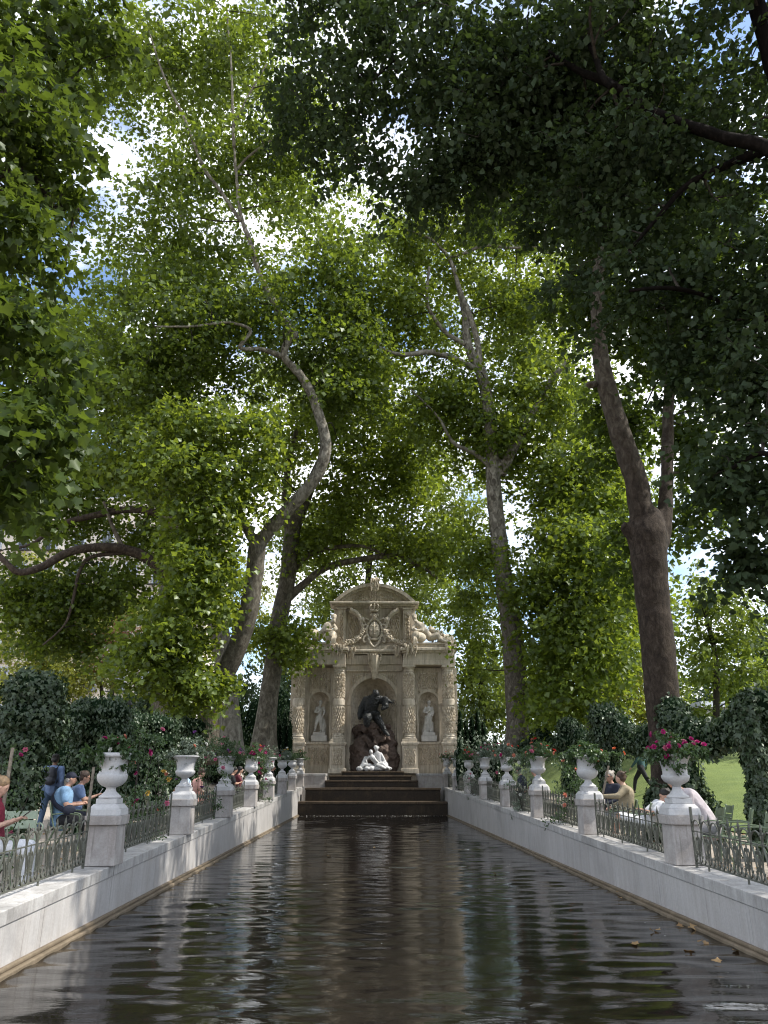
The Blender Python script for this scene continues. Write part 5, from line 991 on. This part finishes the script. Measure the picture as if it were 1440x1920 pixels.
def bush(name, label, px, py, Y, h, spread, blooms, seed, leaf='bush_leaf', n=1600, size=.06, bs=1.2):
    c = at(px, py, Y); g0 = gz(c[0], Y); z = c[2]-h*.6
    T = planting((c[0], Y, g0), label, [], h, spread, seed, leaf, size, 10, 'flowering bushes behind the fences'); T.name = name; T['category'] = 'bush'
    for ch in list(T.children): bpy.data.objects.remove(ch)
    rg = np.random.default_rng(seed); k = 34; cs = np.stack([rg.normal(0, spread*.42, k), rg.normal(0, spread*.42, k), rg.uniform(.1, 1, k)*(c[2]-g0+h*.5)], 1)
    P_ = spray_clumps(rg, cs, n/k, .2, size, .8, .3, 5); leaf_obj('foliage', T, *P_[:4], leaf, 'oval', P_[4])
    st_ = MB()
    for q in cs[:12]: st_.tube([(q[0]*.2, q[1]*.2, 0), (q[0]*.6, q[1]*.6, q[2]*.6), tuple(q)], [.01, .008, .004], 4)
    st_.build('stems', 'branch_bark', T)
    top = cs[np.argsort(cs[:, 2])[k//3:]]
    for col_, num in blooms:
        for _ in range(num):
            q = top[rg.integers(0, len(top))]; d = rg.normal(size=3); d[1] = -abs(d[1])-.3; d /= np.linalg.norm(d); o = put(bpy.data.objects.new('blossom', petal_mesh(col_)), T); o.location = q+d*.2; o.rotation_euler = Vector(d).to_track_quat('Z', 'Y').to_euler(); o.scale = (bs*rg.uniform(.7, 1.3),)*3
    return T
bush('rose_bush', 'bush with magenta and lilac sprays just right of the nearest left urn', 262, 1400, 14.2, .5, .75, [('magenta', 4), ('pink', 3), ('salmon', 2)], 71, n=2600)
bush('rose_bush', 'rose bush with orange and yellow blooms beside the second left urn', 312, 1425, 16.5, .4, .5, [('orange', 3), ('yellow', 5), ('salmon', 2)], 72)
bush('rose_bush', 'feathery green bush between the second and third left urns', 385, 1400, 19, .5, .7, [('pink', 4), ('violet', 3)], 73, n=2400)
bush('rose_bush', 'bush with magenta blooms between the fourth and fifth left urns', 488, 1420, 27, .5, .6, [('magenta', 14)], 74)
bush('rose_bush', 'pale flowering bush between the third and fourth right urns', 985, 1425, 22, .5, .7, [('white', 6), ('salmon', 4), ('red', 2)], 75, 'silver_leaf', n=2200)
bush('rose_bush', 'dark green bush beside the second right urn', 1065, 1430, 17.5, .5, .6, [('salmon', 4)], 76)
bush('rose_bush', 'leafy bush between the fifth and sixth right urns', 900, 1420, 31, .5, .8, [('pink', 8), ('white', 4)], 77, 'silver_leaf')
bush('rose_bush', 'tall sprays of pink blooms at the left edge', 20, 1405, 11.5, .25, .35, [('pink', 4), ('magenta', 3)], 78, n=500)
def leaf_patch():
    pass

# ================================================================== garden chairs
def make_chair(mat, arms=True):
    r = empty('garden_chair')
    for s in (-1, 1):
        x = s*.235
        MB().tube(catmull([(x, .26, 0), (x, .22, .25), (x, .20, .40), (x, .12, .425), (x, -.12, .40), (x, -.20, .42), (x, -.26, .60), (x, -.33, .86)], 4), .0125, 8).build('side_rail', mat, r, smooth=True)
        MB().tube(catmull([(x, -.36, 0), (x, -.27, .2), (x, -.19, .40)], 4), .0125, 8).build('rear_leg', mat, r, smooth=True)
        if arms: MB().tube(catmull([(x*1.02, -.27, .64), (x*1.15, -.10, .66), (x*1.18, .16, .64), (x*1.16, .22, .60), (x*1.08, .22, .50), (x*1.02, .20, .43)], 4), .0125, 8).build('armrest', mat, r, smooth=True)
    for z0, z1 in ((.58, .70), (.715, .84)):
        y0, y1 = -.25-.07*(z0-.58)/.26, -.25-.07*(z1-.58)/.26
        m_ = MB(); vs = []
        for i in range(7):
            x = -.235+.47*i/6; c = -.035*(1-((i-3)/3)**2); vs += [(x, y0+c, z0), (x, y1+c, z1), (x, y1+c-.006, z1), (x, y0+c-.006, z0)]
        m_.add(vs, [(i*4+j, i*4+(j+1) % 4, i*4+4+(j+1) % 4, i*4+4+j) for i in range(6) for j in range(4)]+[(3, 2, 1, 0), (24, 25, 26, 27)]); m_.build('back_slat', mat, r)
    for i in range(5):
        y0 = -.19+.082*i; zz = .425-.012*math.sin(math.pi*i/4); MB().box(-.235, .235, y0, y0+.072, zz, zz+.008).build('seat_slat', mat, r, bevel=.003)
    MB().tube([(-.235, -.24, .23), (.235, -.24, .23)], .009, 6).build('stretcher', mat, r, smooth=True)
    return r
CH = {}
def chair(px, py, Y, rz, label, mat='chair_green', dx=0):
    p_ = at(px, py, Y); loc = (p_[0]+dx, Y, gz(p_[0], Y))
    if mat not in CH: CH[mat] = c = make_chair(mat)
    else: c = copy_tree(CH[mat])
    c.location = loc; c.rotation_euler.z = R(rz); tag(c, label, 'chair', 'green metal garden chairs'); return c

# ================================================================== people
def V(*a): return np.array(a, float)
def seated(lean=0., arms='lap', head=(0, 1, -.15), slouch=0., legs=1.0):
    J = dict(pel=V(0, 0, .53), wai=V(0, -.03+lean*.4, .74), che=V(0, -.06+lean, .97), nec=V(0, -.03+lean*1.25, 1.13), hed=V(0, .02+lean*1.4, 1.27), hd=V(*head))
    for s, k in ((-1, 'l'), (1, 'r')):
        J[k+'sho'] = V(s*.19, -.05+lean*1.1, 1.06)
        if arms == 'lap': J[k+'elb'] = V(s*.25, .02+lean*.8, .80); J[k+'wri'] = V(s*.10, .26+lean*.5, .72)
        elif arms == 'phone': J[k+'elb'] = V(s*.24, .10+lean*.9, .84); J[k+'wri'] = V(s*.06, .33+lean*.9, .93)
        elif arms == 'side': J[k+'elb'] = V(s*.30, -.03, .80); J[k+'wri'] = V(s*.30, .20, .68)
        J[k+'hip'] = V(s*.095, .02, .53); J[k+'kne'] = V(s*.12, .44*legs, .52); J[k+'ank'] = V(s*.11, .46*legs+.02, .09); J[k+'toe'] = V(s*.12, .46*legs+.18, .04)
    return J
def standing(stride=.2, head=(0, 1, 0), swing=.12):
    J = dict(pel=V(0, 0, .95), wai=V(0, 0, 1.12), che=V(0, .01, 1.33), nec=V(0, .02, 1.48), hed=V(0, .05, 1.62), hd=V(*head))
    for s, k in ((-1, 'l'), (1, 'r')):
        f = s*stride; J[k+'sho'] = V(s*.19, 0, 1.40); J[k+'elb'] = V(s*.25, -f*.5-.02, 1.12); J[k+'wri'] = V(s*.25, -f*.6+swing, .92)
        J[k+'hip'] = V(s*.095, 0, .93); J[k+'kne'] = V(s*.10, f*.7+.05, .50); J[k+'ank'] = V(s*.10, f*1.15-.03, .09); J[k+'toe'] = V(s*.11, f*1.15+.13, .04)
    return J
def hand(m_, w, d, s):
    d = d/np.linalg.norm(d); up_ = np.array([0, 0, 1.]); sd = np.cross(d, up_); sd /= max(np.linalg.norm(sd), 1e-6); nz = np.cross(sd, d)
    m_.tube([w-d*.01, w+d*.03, w+d*.085], [.024, .034, .036], 8, True, (1.1, .55))
    for i, ln in enumerate((.062, .074, .07, .055)):
        b = w+d*.085+sd*(.027-.018*i); k = b+d*ln*.55-nz*.008; m_.tube([b-d*.01, k, k+d*ln*.3-nz*ln*.45], [.0088, .0085, .006], 6)
    b = w+d*.03+sd*.034*s; m_.tube([b-sd*.012*s, b+d*.03+sd*.02*s-nz*.01, b+d*.06+sd*.018*s-nz*.02], [.011, .0105, .007], 6)
def person(label, loc, rz, J, shirt, trousers, skin='skin', hair='hair_brown', style='short', sleeve='short', shorts=False, sc=1.0, shoes='leather_dark', group='people in the garden', fat=1.0, glasses=False):
    r = empty('person', loc, (0, 0, R(rz))); r.scale = (sc,)*3; tag(r, label, 'person', group)
    hd = J['hd']/np.linalg.norm(J['hd']); H_ = J['hed']; rt = np.cross(hd, V(0, 0, 1)); rt /= np.linalg.norm(rt); upv = np.cross(rt, hd); M = Matrix([(rt[i], hd[i], upv[i]) for i in range(3)])
    vx = max(1.0, loc[1]/15)
    m_ = MB()
    m_.chain([J['pel'], J['wai'], J['che']], [.145*fat, .135*fat, .15*fat]); m_.chain([J['che']+V(0, 0, .06), J['nec'], H_-upv*.05], [.11, .055, .052])
    m_.chain([J['lsho'], J['rsho']], [.072, .072])
    for k in 'lr':
        m_.chain([J[k+'sho'], J[k+'elb'], J[k+'wri']], [.058, .043, .030]); m_.chain([J[k+'hip'], J[k+'kne'], J[k+'ank']], [.094*fat, .066, .042]); m_.chain([J[k+'ank'], J[k+'toe']], [.042, .032])
    m_.ell(H_+upv*.015, (.076, .096, .102), 14, 10, M); m_.ell(H_-upv*.05+hd*.03, (.056, .066, .06), 12, 8, M)
    m_.ell(H_-upv*.012+hd*.10, (.014, .02, .022), 8, 6, M); m_.ell(H_-upv*.058+hd*.088, (.024, .012, .01), 8, 6, M)
    for s in (-1, 1): m_.ell(H_+rt*s*.078-upv*.008, (.012, .02, .028), 8, 6, M)
    m_.build('body', skin, r, voxel=.025*vx, soft=1)
    e_ = MB()
    for s in (-1, 1): e_.ell(H_+hd*.088+rt*s*.032+upv*.012, (.013, .008, .007), 8, 5, M)
    e_.build('eyes', 'hair_dark', r, smooth=True)
    if glasses:
        g_ = MB()
        for s in (-1, 1): g_.ell(H_+hd*.104+rt*s*.033+upv*.012, (.028, .006, .02), 10, 6, M); g_.tube([H_+hd*.10+rt*s*.06+upv*.015, H_+rt*s*.082+upv*.012], .004, 5)
        g_.tube([H_+hd*.106-rt*.01+upv*.015, H_+hd*.106+rt*.01+upv*.015], .004, 5); g_.build('glasses', 'glass_dark', r, smooth=True)
    m_ = MB(); e = .011
    m_.chain([J['pel']+V(0, 0, -.02), J['wai'], J['che']], [.150*fat+e, .140*fat+e, .153*fat+e]); m_.chain([J['lsho'], J['rsho']], [.072+e, .072+e]); m_.chain([J['che']+V(0, 0, .06), J['nec']-V(0, 0, .03)], [.12, .07])
    for k in 'lr':
        if sleeve == 'long': m_.chain([J[k+'sho'], J[k+'elb'], J[k+'elb']*.08+J[k+'wri']*.92], [.066+e, .05+e, .038+e*.7])
        else: m_.chain([J[k+'sho'], J[k+'sho']*.35+J[k+'elb']*.65], [.066+e, .056+e])
    m_.build('shirt', shirt, r, voxel=.024*vx, soft=1)
    m_ = MB(); m_.chain([J['pel'], J['pel']*.5+J['wai']*.5], [.152*fat+e*.6, .146*fat+e*.5])
    for k in 'lr':
        if shorts: m_.chain([J[k+'hip'], J[k+'hip']*.1+J[k+'kne']*.9], [.098*fat+e, .076+e])
        else: m_.chain([J[k+'hip'], J[k+'kne'], J[k+'ank']+V(0, 0, .03)], [.098*fat+e, .07+e, .05+e])
    m_.build('trousers', trousers, r, voxel=.024*vx, soft=1)
    for k in 'lr':
        MB().chain([J[k+'ank']-V(0, .03, .045), J[k+'toe']], [.046, .038]).build('shoe', shoes, r, voxel=.022*vx, soft=1)
        h_ = MB(); hand(h_, J[k+'wri'], J[k+'wri']-J[k+'elb'], 1 if k == 'l' else -1); h_.build('hand', skin, r, smooth=True)
    m_ = MB(); b_ = H_+upv*.03-hd*.018
    if style == 'cap':
        m_.ell(H_-hd*.045-upv*.02, (.08, .06, .06), 12, 8, M); m_.build('hair', hair, r, voxel=.014, soft=1)
        c_ = MB(); c_.ell(H_+upv*.045-hd*.012, (.088, .104, .085), 14, 8, M); c_.tube([H_+upv*.05+hd*.06, H_+upv*.045+hd*.17], [.075, .062], 12, True, (1, .12)); c_.build('cap', 'cloth_navy', r, voxel=.014, soft=1)
    else:
        m_.ell(b_+upv*.02, (.09, .098, .096), 14, 10, M); m_.ell(b_-hd*.035-upv*.03, (.086, .07, .08), 12, 8, M)
        if style == 'long': m_.chain([b_-hd*.05-upv*.02, b_-hd*.075-upv*.14, b_-hd*.07-upv*.26], [.085, .085, .06])
        if style == 'bun': m_.ell(b_-hd*.09+upv*.05, (.05, .05, .05), 10, 8, M)
        rg_ = random.Random(int(loc[0]*100))
        for i in range(16): a = rg_.uniform(0, 6.28); m_.ell(b_+rt*.075*math.cos(a)-hd*.04+hd*.06*math.sin(a)+upv*rg_.uniform(.0, .09), (.03, .03, .022), 6, 4, M)
        m_.build('hair', hair, r, voxel=.017*vx, soft=1)
    return r
def wpt(r, p): return Matrix.LocRotScale(r.location, r.rotation_euler, r.scale) @ Vector(p)
def seat_at(px, Y, rz, label, clabel, J, *a, mat='chair_green', dz=0, **k):
    p_ = at(px, 1500, Y); loc = (p_[0], Y, gz(p_[0], Y)); c = chair(px, 1500, Y, rz, clabel, mat)
    f = (-math.sin(R(rz))*-.06, 0); off = Vector((math.sin(R(rz))*.10, -math.cos(R(rz))*.10, dz))
    return person(label, tuple(Vector(loc)+off), rz, J, *a, **k)
J = seated(-.02, 'lap', (.1, 1, -.45)); J['rwri'] = V(.08, .25, .86); J['lwri'] = V(-.06, .26, .86); J['relb'] = V(.26, .0, .76); J['lelb'] = V(-.26, .0, .76)
pw = seat_at(15, 10.9, -80, 'person in a dark red top and white trousers reading a phone at the left edge', 'green metal chair carrying the person in red at the left edge', J, 'cloth_red', 'cloth_white', 'skin_pale', 'hair_blond', 'short', shoes='cloth_white')
def held_phone(r, p, label, mat='phone', rot=(R(55), 0, 0)):
    m_ = MB(); m_.box(-.037, .037, -.075, .075, -.005, .005); o = m_.build('phone', mat, None, bevel=.004); o.matrix_world = Matrix.LocRotScale(wpt(r, p), (r.rotation_euler.to_matrix() @ Euler(rot).to_matrix()).to_euler(), None); tag(o, label, 'phone', 'phones in hands'); return o
held_phone(pw, (.02, .37, .93), 'dark phone held by the person in red', rot=(R(40), 0, 0))
chair(46, 1520, 12.8, -150, 'pale green empty chair behind the person in red', 'chair_pale_green')
J = seated(.04, 'lap', (0, 1, -.1)); J['lwri'] = V(-.02, .33, .84); J['rwri'] = V(.06, .35, .82)
pm = seat_at(131, 15.4, -72, 'person in a light blue shirt and dark cap seated with back half turned', 'green metal chair under the person in the dark cap', J, 'cloth_lightblue', 'cloth_black', 'skin', 'hair_grey', 'cap', fat=1.1)
m_ = MB(); m_.tube(catmull([(-.19, -.02, 1.13), (-.08, -.20, 1.02), (.12, -.16, .84), (.25, .02, .72)], 6), .03, 8, True, (1.5, .4)); m_.ell((.26, .12, .72), (.05, .12, .095), 12, 8, (0, 0, .3))
o = m_.build('crossbody_bag', 'cloth_navy', None, smooth=True); o.location = pm.location; o.rotation_euler = pm.rotation_euler; tag(o, 'navy bag slung across the back of the person in the dark cap', 'bag')
pc = seat_at(151, 16.4, -72, 'person with glasses and short hair looking at a phone beside the one in a cap', 'green metal chair under the person with glasses', seated(.08, 'phone', (0, 1, -.2)), 'cloth_blue', 'cloth_navy', 'skin', 'hair_brown', 'short', glasses=True)
held_phone(pc, (0, .47, 1.0), 'pale phone held by the person with glasses', 'phone_white', (R(60), 0, 0))
p_ = at(97, 1470, 19.6); pb = person('person in a blue top and jeans walking away with a backpack', (p_[0], 19.6, gz(p_[0], 19.6)), 8, standing(.16, (.2, 1, -.2)), 'cloth_blue', 'cloth_denim', 'skin_brown', 'hair_dark', 'bun', 'long')
m_ = MB(); m_.ell((0, -.19, 1.25), (.15, .09, .21), 12, 8); m_.ell((0, -.23, 1.12), (.14, .09, .1), 12, 8)
for s in (-1, 1): m_.chain([(s*.09, -.16, 1.40), (s*.11, .0, 1.47), (s*.13, .12, 1.30), (s*.14, -.1, 1.08)], [.02]*4)
o = m_.build('backpack', 'leather_dark', None, voxel=.016, soft=1); o.location = pb.location; o.rotation_euler = pb.rotation_euler; tag(o, 'dark backpack worn by the walking person', 'backpack')
J = seated(-.10, 'lap', (.4, 1, -.1)); J['rank'] = V(.11, .62, .12); J['rtoe'] = V(.12, .78, .08)
seat_at(362, 23.2, -85, 'person in a pale blue shirt and jeans sitting by the second left urn', 'green chair under the person in a pale blue shirt', J, 'cloth_shirt', 'cloth_denim', 'skin', 'hair_dark', 'short', 'long')
seat_at(369, 22.0, -60, 'person in salmon clothes leaning low behind the second left pedestal', 'green chair behind the second left pedestal', seated(.12, 'lap', (0, 1, -.4)), 'cloth_pink', 'cloth_pink', 'skin_pale', 'hair_brown', 'short')
ph = seat_at(437, 26.8, -75, 'person in black with dark hair sitting between the third and fourth left urns', 'green chair of the person in black on the left', seated(.05, 'phone', (0, 1, -.3)), 'cloth_black', 'cloth_black', 'skin', 'hair_dark', 'short')
p2 = seat_at(449, 27.8, -75, 'person in plum holding out a phone beside the one in black', 'green chair of the person in plum', seated(.04, 'phone', (0, 1, -.2)), 'cloth_plum', 'cloth_black', 'skin_pale', 'hair_dark', 'long')
held_phone(p2, (0, .46, 1.0), 'white phone held out by the person in plum', 'phone_white', (R(35), 0, 0))
seat_at(511, 37, -80, 'small dark clothed person seated beyond the fifth left urn', 'chair of the dark clothed person beyond the fifth left urn', seated(.05, 'lap'), 'cloth_black', 'cloth_navy', 'skin', 'hair_dark', 'short')
chair(272, 1490, 17.6, -75, 'empty green chair behind the fence right of the nearest left urn'); chair(300, 1490, 19.4, -60, 'empty green chair in front of the ivy column, behind its twin')
for i, (a, Y, rz) in enumerate(((335, 22.6, -80),)): chair(a, 1490, Y, rz, 'pale empty chair between the second and third left urns', 'chair_pale_green')
# right side
J = seated(-.02, 'lap', (-.25, 1, 0)); seat_at(1139, 17.2, 115, 'grey bearded person in a dark jacket seated beside the second right urn', 'green chair of the person in a dark jacket', J, 'cloth_navy', 'cloth_black', 'skin', 'hair_grey', 'short', 'long', glasses=True)
J = seated(.02, 'lap', (.5, 1, .05)); J['lwri'] = V(-.2, .42, .92); J['lelb'] = V(-.27, .14, .92)
seat_at(1162, 16.2, 75, 'person in a beige top turned away beside the one in a dark jacket', 'green chair of the person in beige', J, 'cloth_beige', 'cloth_grey', 'skin_pale', 'hair_brown', 'short', 'long')
chair(1190, 1490, 15.4, 60, 'empty dark green chair between the couple and the reclining child'); chair(1060, 1480, 20.6, 70, 'pale empty chair between the second and third right urns', 'chair_pale_green'); chair(1208, 1490, 16.2, 62, 'second empty chair behind the one beside the reclining child')
# child slumped across a chair, legs to the left
J = dict(pel=V(0, .18, .50), wai=V(0, .03, .58), che=V(0, -.16, .72), nec=V(0, -.27, .82), hed=V(0, -.30, .95), hd=V(-.2, 1, -.35))
for s, k in ((-1, 'l'), (1, 'r')):
    J[k+'sho'] = V(s*.17, -.20, .79); J[k+'elb'] = V(s*.24, -.02, .64); J[k+'wri'] = V(s*.08, .14, .70); J[k+'hip'] = V(s*.09, .18, .50); J[k+'kne'] = V(s*.12, .56, .58); J[k+'ank'] = V(s*.12, .70, .22); J[k+'toe'] = V(s*.12, .84, .20)
seat_at(1206, 15.2, 78, 'child in a white shirt and pale shorts slumped low in a chair', 'green chair under the slumped child', J, 'cloth_white', 'cloth_white', 'skin', 'hair_dark', 'short', shorts=True, shoes='cloth_white', dz=.02)
J = seated(.34, 'lap', (-.1, 1, -.3)); J['lwri'] = V(-.02, .52, .98); J['lelb'] = V(-.24, .36, .74); J['rwri'] = V(.12, .62, .70); J['relb'] = V(.28, .34, .74)
seat_at(1312, 13.6, 82, 'person in a pale lilac shirt bending forward behind the nearest right urn', 'green chair under the person bending forward', J, 'cloth_lilac', 'cloth_grey', 'skin', 'hair_brown', 'short', fat=1.25)
chair(1400, 1540, 12.3, 72, 'empty dark green chair nearest the right edge'); chair(1372, 1540, 13.3, 68, 'empty dark green chair second from the right edge'); chair(1335, 1530, 14.4, 80, 'empty green chair half hidden behind the bending person')
p_ = at(1203, 1445, 30); person('small person in teal striding across the sunlit lawn', (p_[0], 30, gz(p_[0], 30)+.02), 60, standing(.34, (0, 1, 0)), 'cloth_teal', 'cloth_black', 'skin', 'hair_dark', 'short', 'long')
seat_at(975, 27, 80, 'dark clothed person seated between the third and fourth right urns', 'chair of the dark clothed person between third and fourth right urns', seated(.06, 'lap'), 'cloth_navy', 'cloth_black', 'skin', 'hair_dark', 'short', 'long')
seat_at(1000, 24.6, 80, 'person in a pale blue top seated behind the third right urn', 'chair of the person in pale blue behind the third right urn', seated(.0, 'lap'), 'cloth_shirt', 'cloth_navy', 'skin', 'hair_brown', 'short')

# ================================================================== stakes, far buildings, small things
def stake(px0, py0, px1, py1, Y, label):
    a, b = at(px0, py0, Y), at(px1, py1, Y); g0 = gz(a[0], Y); k = (g0-a[2])/(b[2]-a[2]); a = a+(b-a)*k
    o = MB().box(-.022, .022, -.022, .022, 0, float(np.linalg.norm(b-a)), (.004, .004)).build('wooden_stake', 'wood_stake', None, bevel=.004); o.location = a; o.rotation_euler = Vector(b-a).to_track_quat('Z', 'Y').to_euler(); tag(o, label, 'stake', 'wooden plant stakes')
stake(8, 1500, 24, 1402, 10.9, 'grey wooden stake leaning at the left edge'); stake(168, 1500, 176, 1438, 13.2, 'grey wooden stake left of the nearest left urn'); stake(1132, 1480, 1141, 1436, 16.6, 'pale wooden stake behind the bearded person')

def building():
    X0, X1, Y0 = -86.0, -22.0, 96.0
    b = empty('apartment_building', (X0, Y0, 2)); tag(b, 'cream stone apartment building seen through the leaves on the left', 'building')
    w_, h_ = X1-X0, 36.0; MB().box(0, w_, .5, 14, 0, h_).build('wall', 'render_wall', b)
    for k in range(1, 8): MB().box(-.3, w_+.3, .2, .499, k*4.6-.25, k*4.6).build('string_course', 'render_wall', b)
    win = MB().box(-.85, .85, -.12, .0, 0, 3.0).mesh('window', 'shutter'); pane = MB().box(-.62, -.04, -.14, -.121, .15, 2.85).box(.04, .62, -.14, -.121, .15, 2.85).mesh('pane', 'pane')
    rail = MB(); rail.box(-1.2, 1.2, -.62, -.58, .95, 1.0); rail.box(-1.25, 1.25, -.65, 0, -.12, 0)
    for i in range(13): rail.box(-1.2+.2*i-.015, -1.2+.2*i+.015, -.61, -.59, 0, .95)
    rail = rail.mesh('balcony', 'iron_black')
    for fl in range(7):
        for i in range(17):
            o = put(bpy.data.objects.new('window', win), b); o.location = (2+3.7*i, .49, fl*4.6+.9); q = put(bpy.data.objects.new('pane', pane), o)
            q = put(bpy.data.objects.new('balcony', rail), o); q.location = (0, -.14, -.05)
    MB().box(.5, w_-.5, 1.2, 12, h_, h_+4, (1.0, 1.6)).build('roof', 'zinc', b)
building()
def hut():
    c = at(1368, 1400, 47); g0 = gz(c[0], 47); b = empty('garden_hut', (c[0], 47, g0)); tag(b, 'small pale hut behind the lawn near the right edge', 'hut')
    MB().box(-1.3, 1.3, 0, 2.4, 0, 2.3).build('wall', 'hut_wall', b, bevel=.01); MB().box(-1.5, 1.5, -.2, 2.6, 2.301, 2.7, (.3, .5)).build('roof', 'zinc', b); MB().box(-.4, .4, -.03, -.001, .05, 2.0).build('door', 'chair_green', b)
    f = empty('barrier', (c[0]+1.2, 45.3, gz(c[0]+1, 45.3))); tag(f, 'low grey metal barrier in front of the small hut', 'barrier')
    MB().box(-1.6, 1.6, -.02, .02, .95, 1.0).build('top_rail', 'zinc', f); MB().box(-1.6, 1.6, -.02, .02, .12, .16).build('bottom_rail', 'zinc', f)
    bm_ = MB().box(-.01, .01, -.01, .01, .161, .949).mesh('bar', 'zinc')
    for i in range(24): o = put(bpy.data.objects.new('bar', bm_), f); o.location.x = -1.55+3.1*i/23
    for s in (-1, 1): MB().box(s*1.55-.02, s*1.55+.02, -.2, .2, 0, .119).build('foot', 'zinc', f)
hut()
c = at(238, 1360, 49); lp = empty('street_lamp', (c[0], 49, gz(c[0], 49))); tag(lp, 'thin dark street lamp beyond the left ivy hedge', 'lamp')
MB().lathe([(.11, 0), (.11, .5), (.05, .6), (.045, 3.2), (.07, 3.25), (.05, 3.3)], n=12).build('post', 'iron_black', lp, smooth=True); MB().lathe([(.10, 3.3), (.2, 3.75), (.21, 3.78)], n=8).build('lantern', 'glass_dark', lp); MB().lathe([(.24, 3.781), (.1, 3.98), (.03, 4.1)], n=8).build('lantern_cap', 'iron_black', lp)
# railing far left
fr = empty('park_railing', (-26, 54, gz(-26, 54))); tag(fr, 'dark park railing far behind the left hedge', 'railing')
MB().box(0, 24, -.02, .02, 1.7, 1.74).build('top_rail', 'iron_black', fr); MB().box(0, 24, -.02, .02, .25, .29).build('bottom_rail', 'iron_black', fr); bm_ = MB().tube([(0, 0, 0), (0, 0, 1.8), (0, 0, 2.0)], [.014, .014, .003], 5).mesh('bar', 'iron_black')
for i in range(120): o = put(bpy.data.objects.new('bar', bm_), fr); o.location.x = .1+.2*i
# dry leaves and flecks afloat
rg = np.random.default_rng(77); LF = []
for i in range(4):
    me = leaf_mesh('floating_leaf', np.array([[0, 0, 0.]]), np.array([[0, 1., .1*i]]), np.array([[.15*(i-1.5), 0, 1.]]), np.array([.12]), 'dry_leaf', 'plane5', np.array([.2+.2*i])); LF.append(me)
def afloat(px, py):
    d = _fw+_rt*(px-720)/F-_up*(py-960)/F; t_ = -EYE/d[2]; return np.array([0, 0, EYE])+d*t_
spots = [(1280, 1738), (1292, 1742), (1276, 1730), (1300, 1744), (1312, 1768), (1325, 1768), (1236, 1746), (1225, 1748), (1376, 1784), (1185, 1771), (1163, 1677), (1166, 1686), (1290, 1785), (1108, 1660), (1352, 1806), (700, 1590), (618, 1606), (800, 1578), (300, 1672), (930, 1640)]
for i, (a, b) in enumerate(spots):
    p_ = afloat(a, b); o = put(bpy.data.objects.new('floating_leaf', LF[i % 4])); o.location = (p_[0], p_[1], .014); o.rotation_euler = (rg.normal(0, .25), rg.normal(0, .25), rg.uniform(0, 6.28)); o.scale = (rg.uniform(.5, .95),)*3
    tag(o, 'dry curled leaf floating on the dark pool', 'leaf', 'dry leaves afloat on the pool')
n = 420; u = rg.uniform(0, 1, n); y = 9+rg.uniform(0, 1, n)**.8*29; pos = np.stack([XL(y)*(1-u)*.92+XR(y)*u*.92, y, np.full(n, .012)], 1); ax = rg.normal(size=(n, 3)); ax[:, 2] = .1
tag(leaf_obj('floating_petals', None, pos, ax, np.tile([0, 0, 1.], (n, 1))+rg.normal(0, .1, (n, 3)), rg.uniform(.012, .035, n), 'petal_white', 'oval', rg.uniform(0, 1, n)), 'pale petals and fluff scattered over the pool', 'petals', kind='stuff')
n = 260; x = rg.uniform(-3.5, 3.4, n); pos = np.stack([x, 39.22-rg.uniform(0, 1, n)**2*.5, np.full(n, .012)], 1); ax = rg.normal(size=(n, 3)); ax[:, 2] = .1
tag(leaf_obj('foam', None, pos, ax, np.tile([0, 0, 1.], (n, 1))+rg.normal(0, .2, (n, 3)), rg.uniform(.02, .07, n), 'petal_white', 'oval', rg.uniform(0, 1, n)), 'white foam flecks where the cascade meets the pool', 'foam', kind='stuff')
# leaf litter on the gravel beside the pool
n = 5200; s_ = rg.choice([-1, 1], n); y = rg.uniform(5, 42, n); x = np.where(s_ < 0, XL(y)-.55-rg.uniform(0, 1, n)**1.3*5, XR(y)+.55+rg.uniform(0, 1, n)**1.3*4.2); pos = np.stack([x, y, np.array([gz(a, b) for a, b in zip(x, y)])+.012], 1); ax = rg.normal(size=(n, 3)); ax[:, 2] *= .2
tag(leaf_obj('leaf_litter', None, pos, ax, np.tile([0, 0, 1.], (n, 1))+rg.normal(0, .25, (n, 3)), rg.uniform(.05, .14, n), 'dry_leaf', 'oval', rg.uniform(0, 1, n)), 'scattered dry leaves on the gravel beside the pool', 'leaves', kind='stuff')
print('leaf triangles', TRI[0])
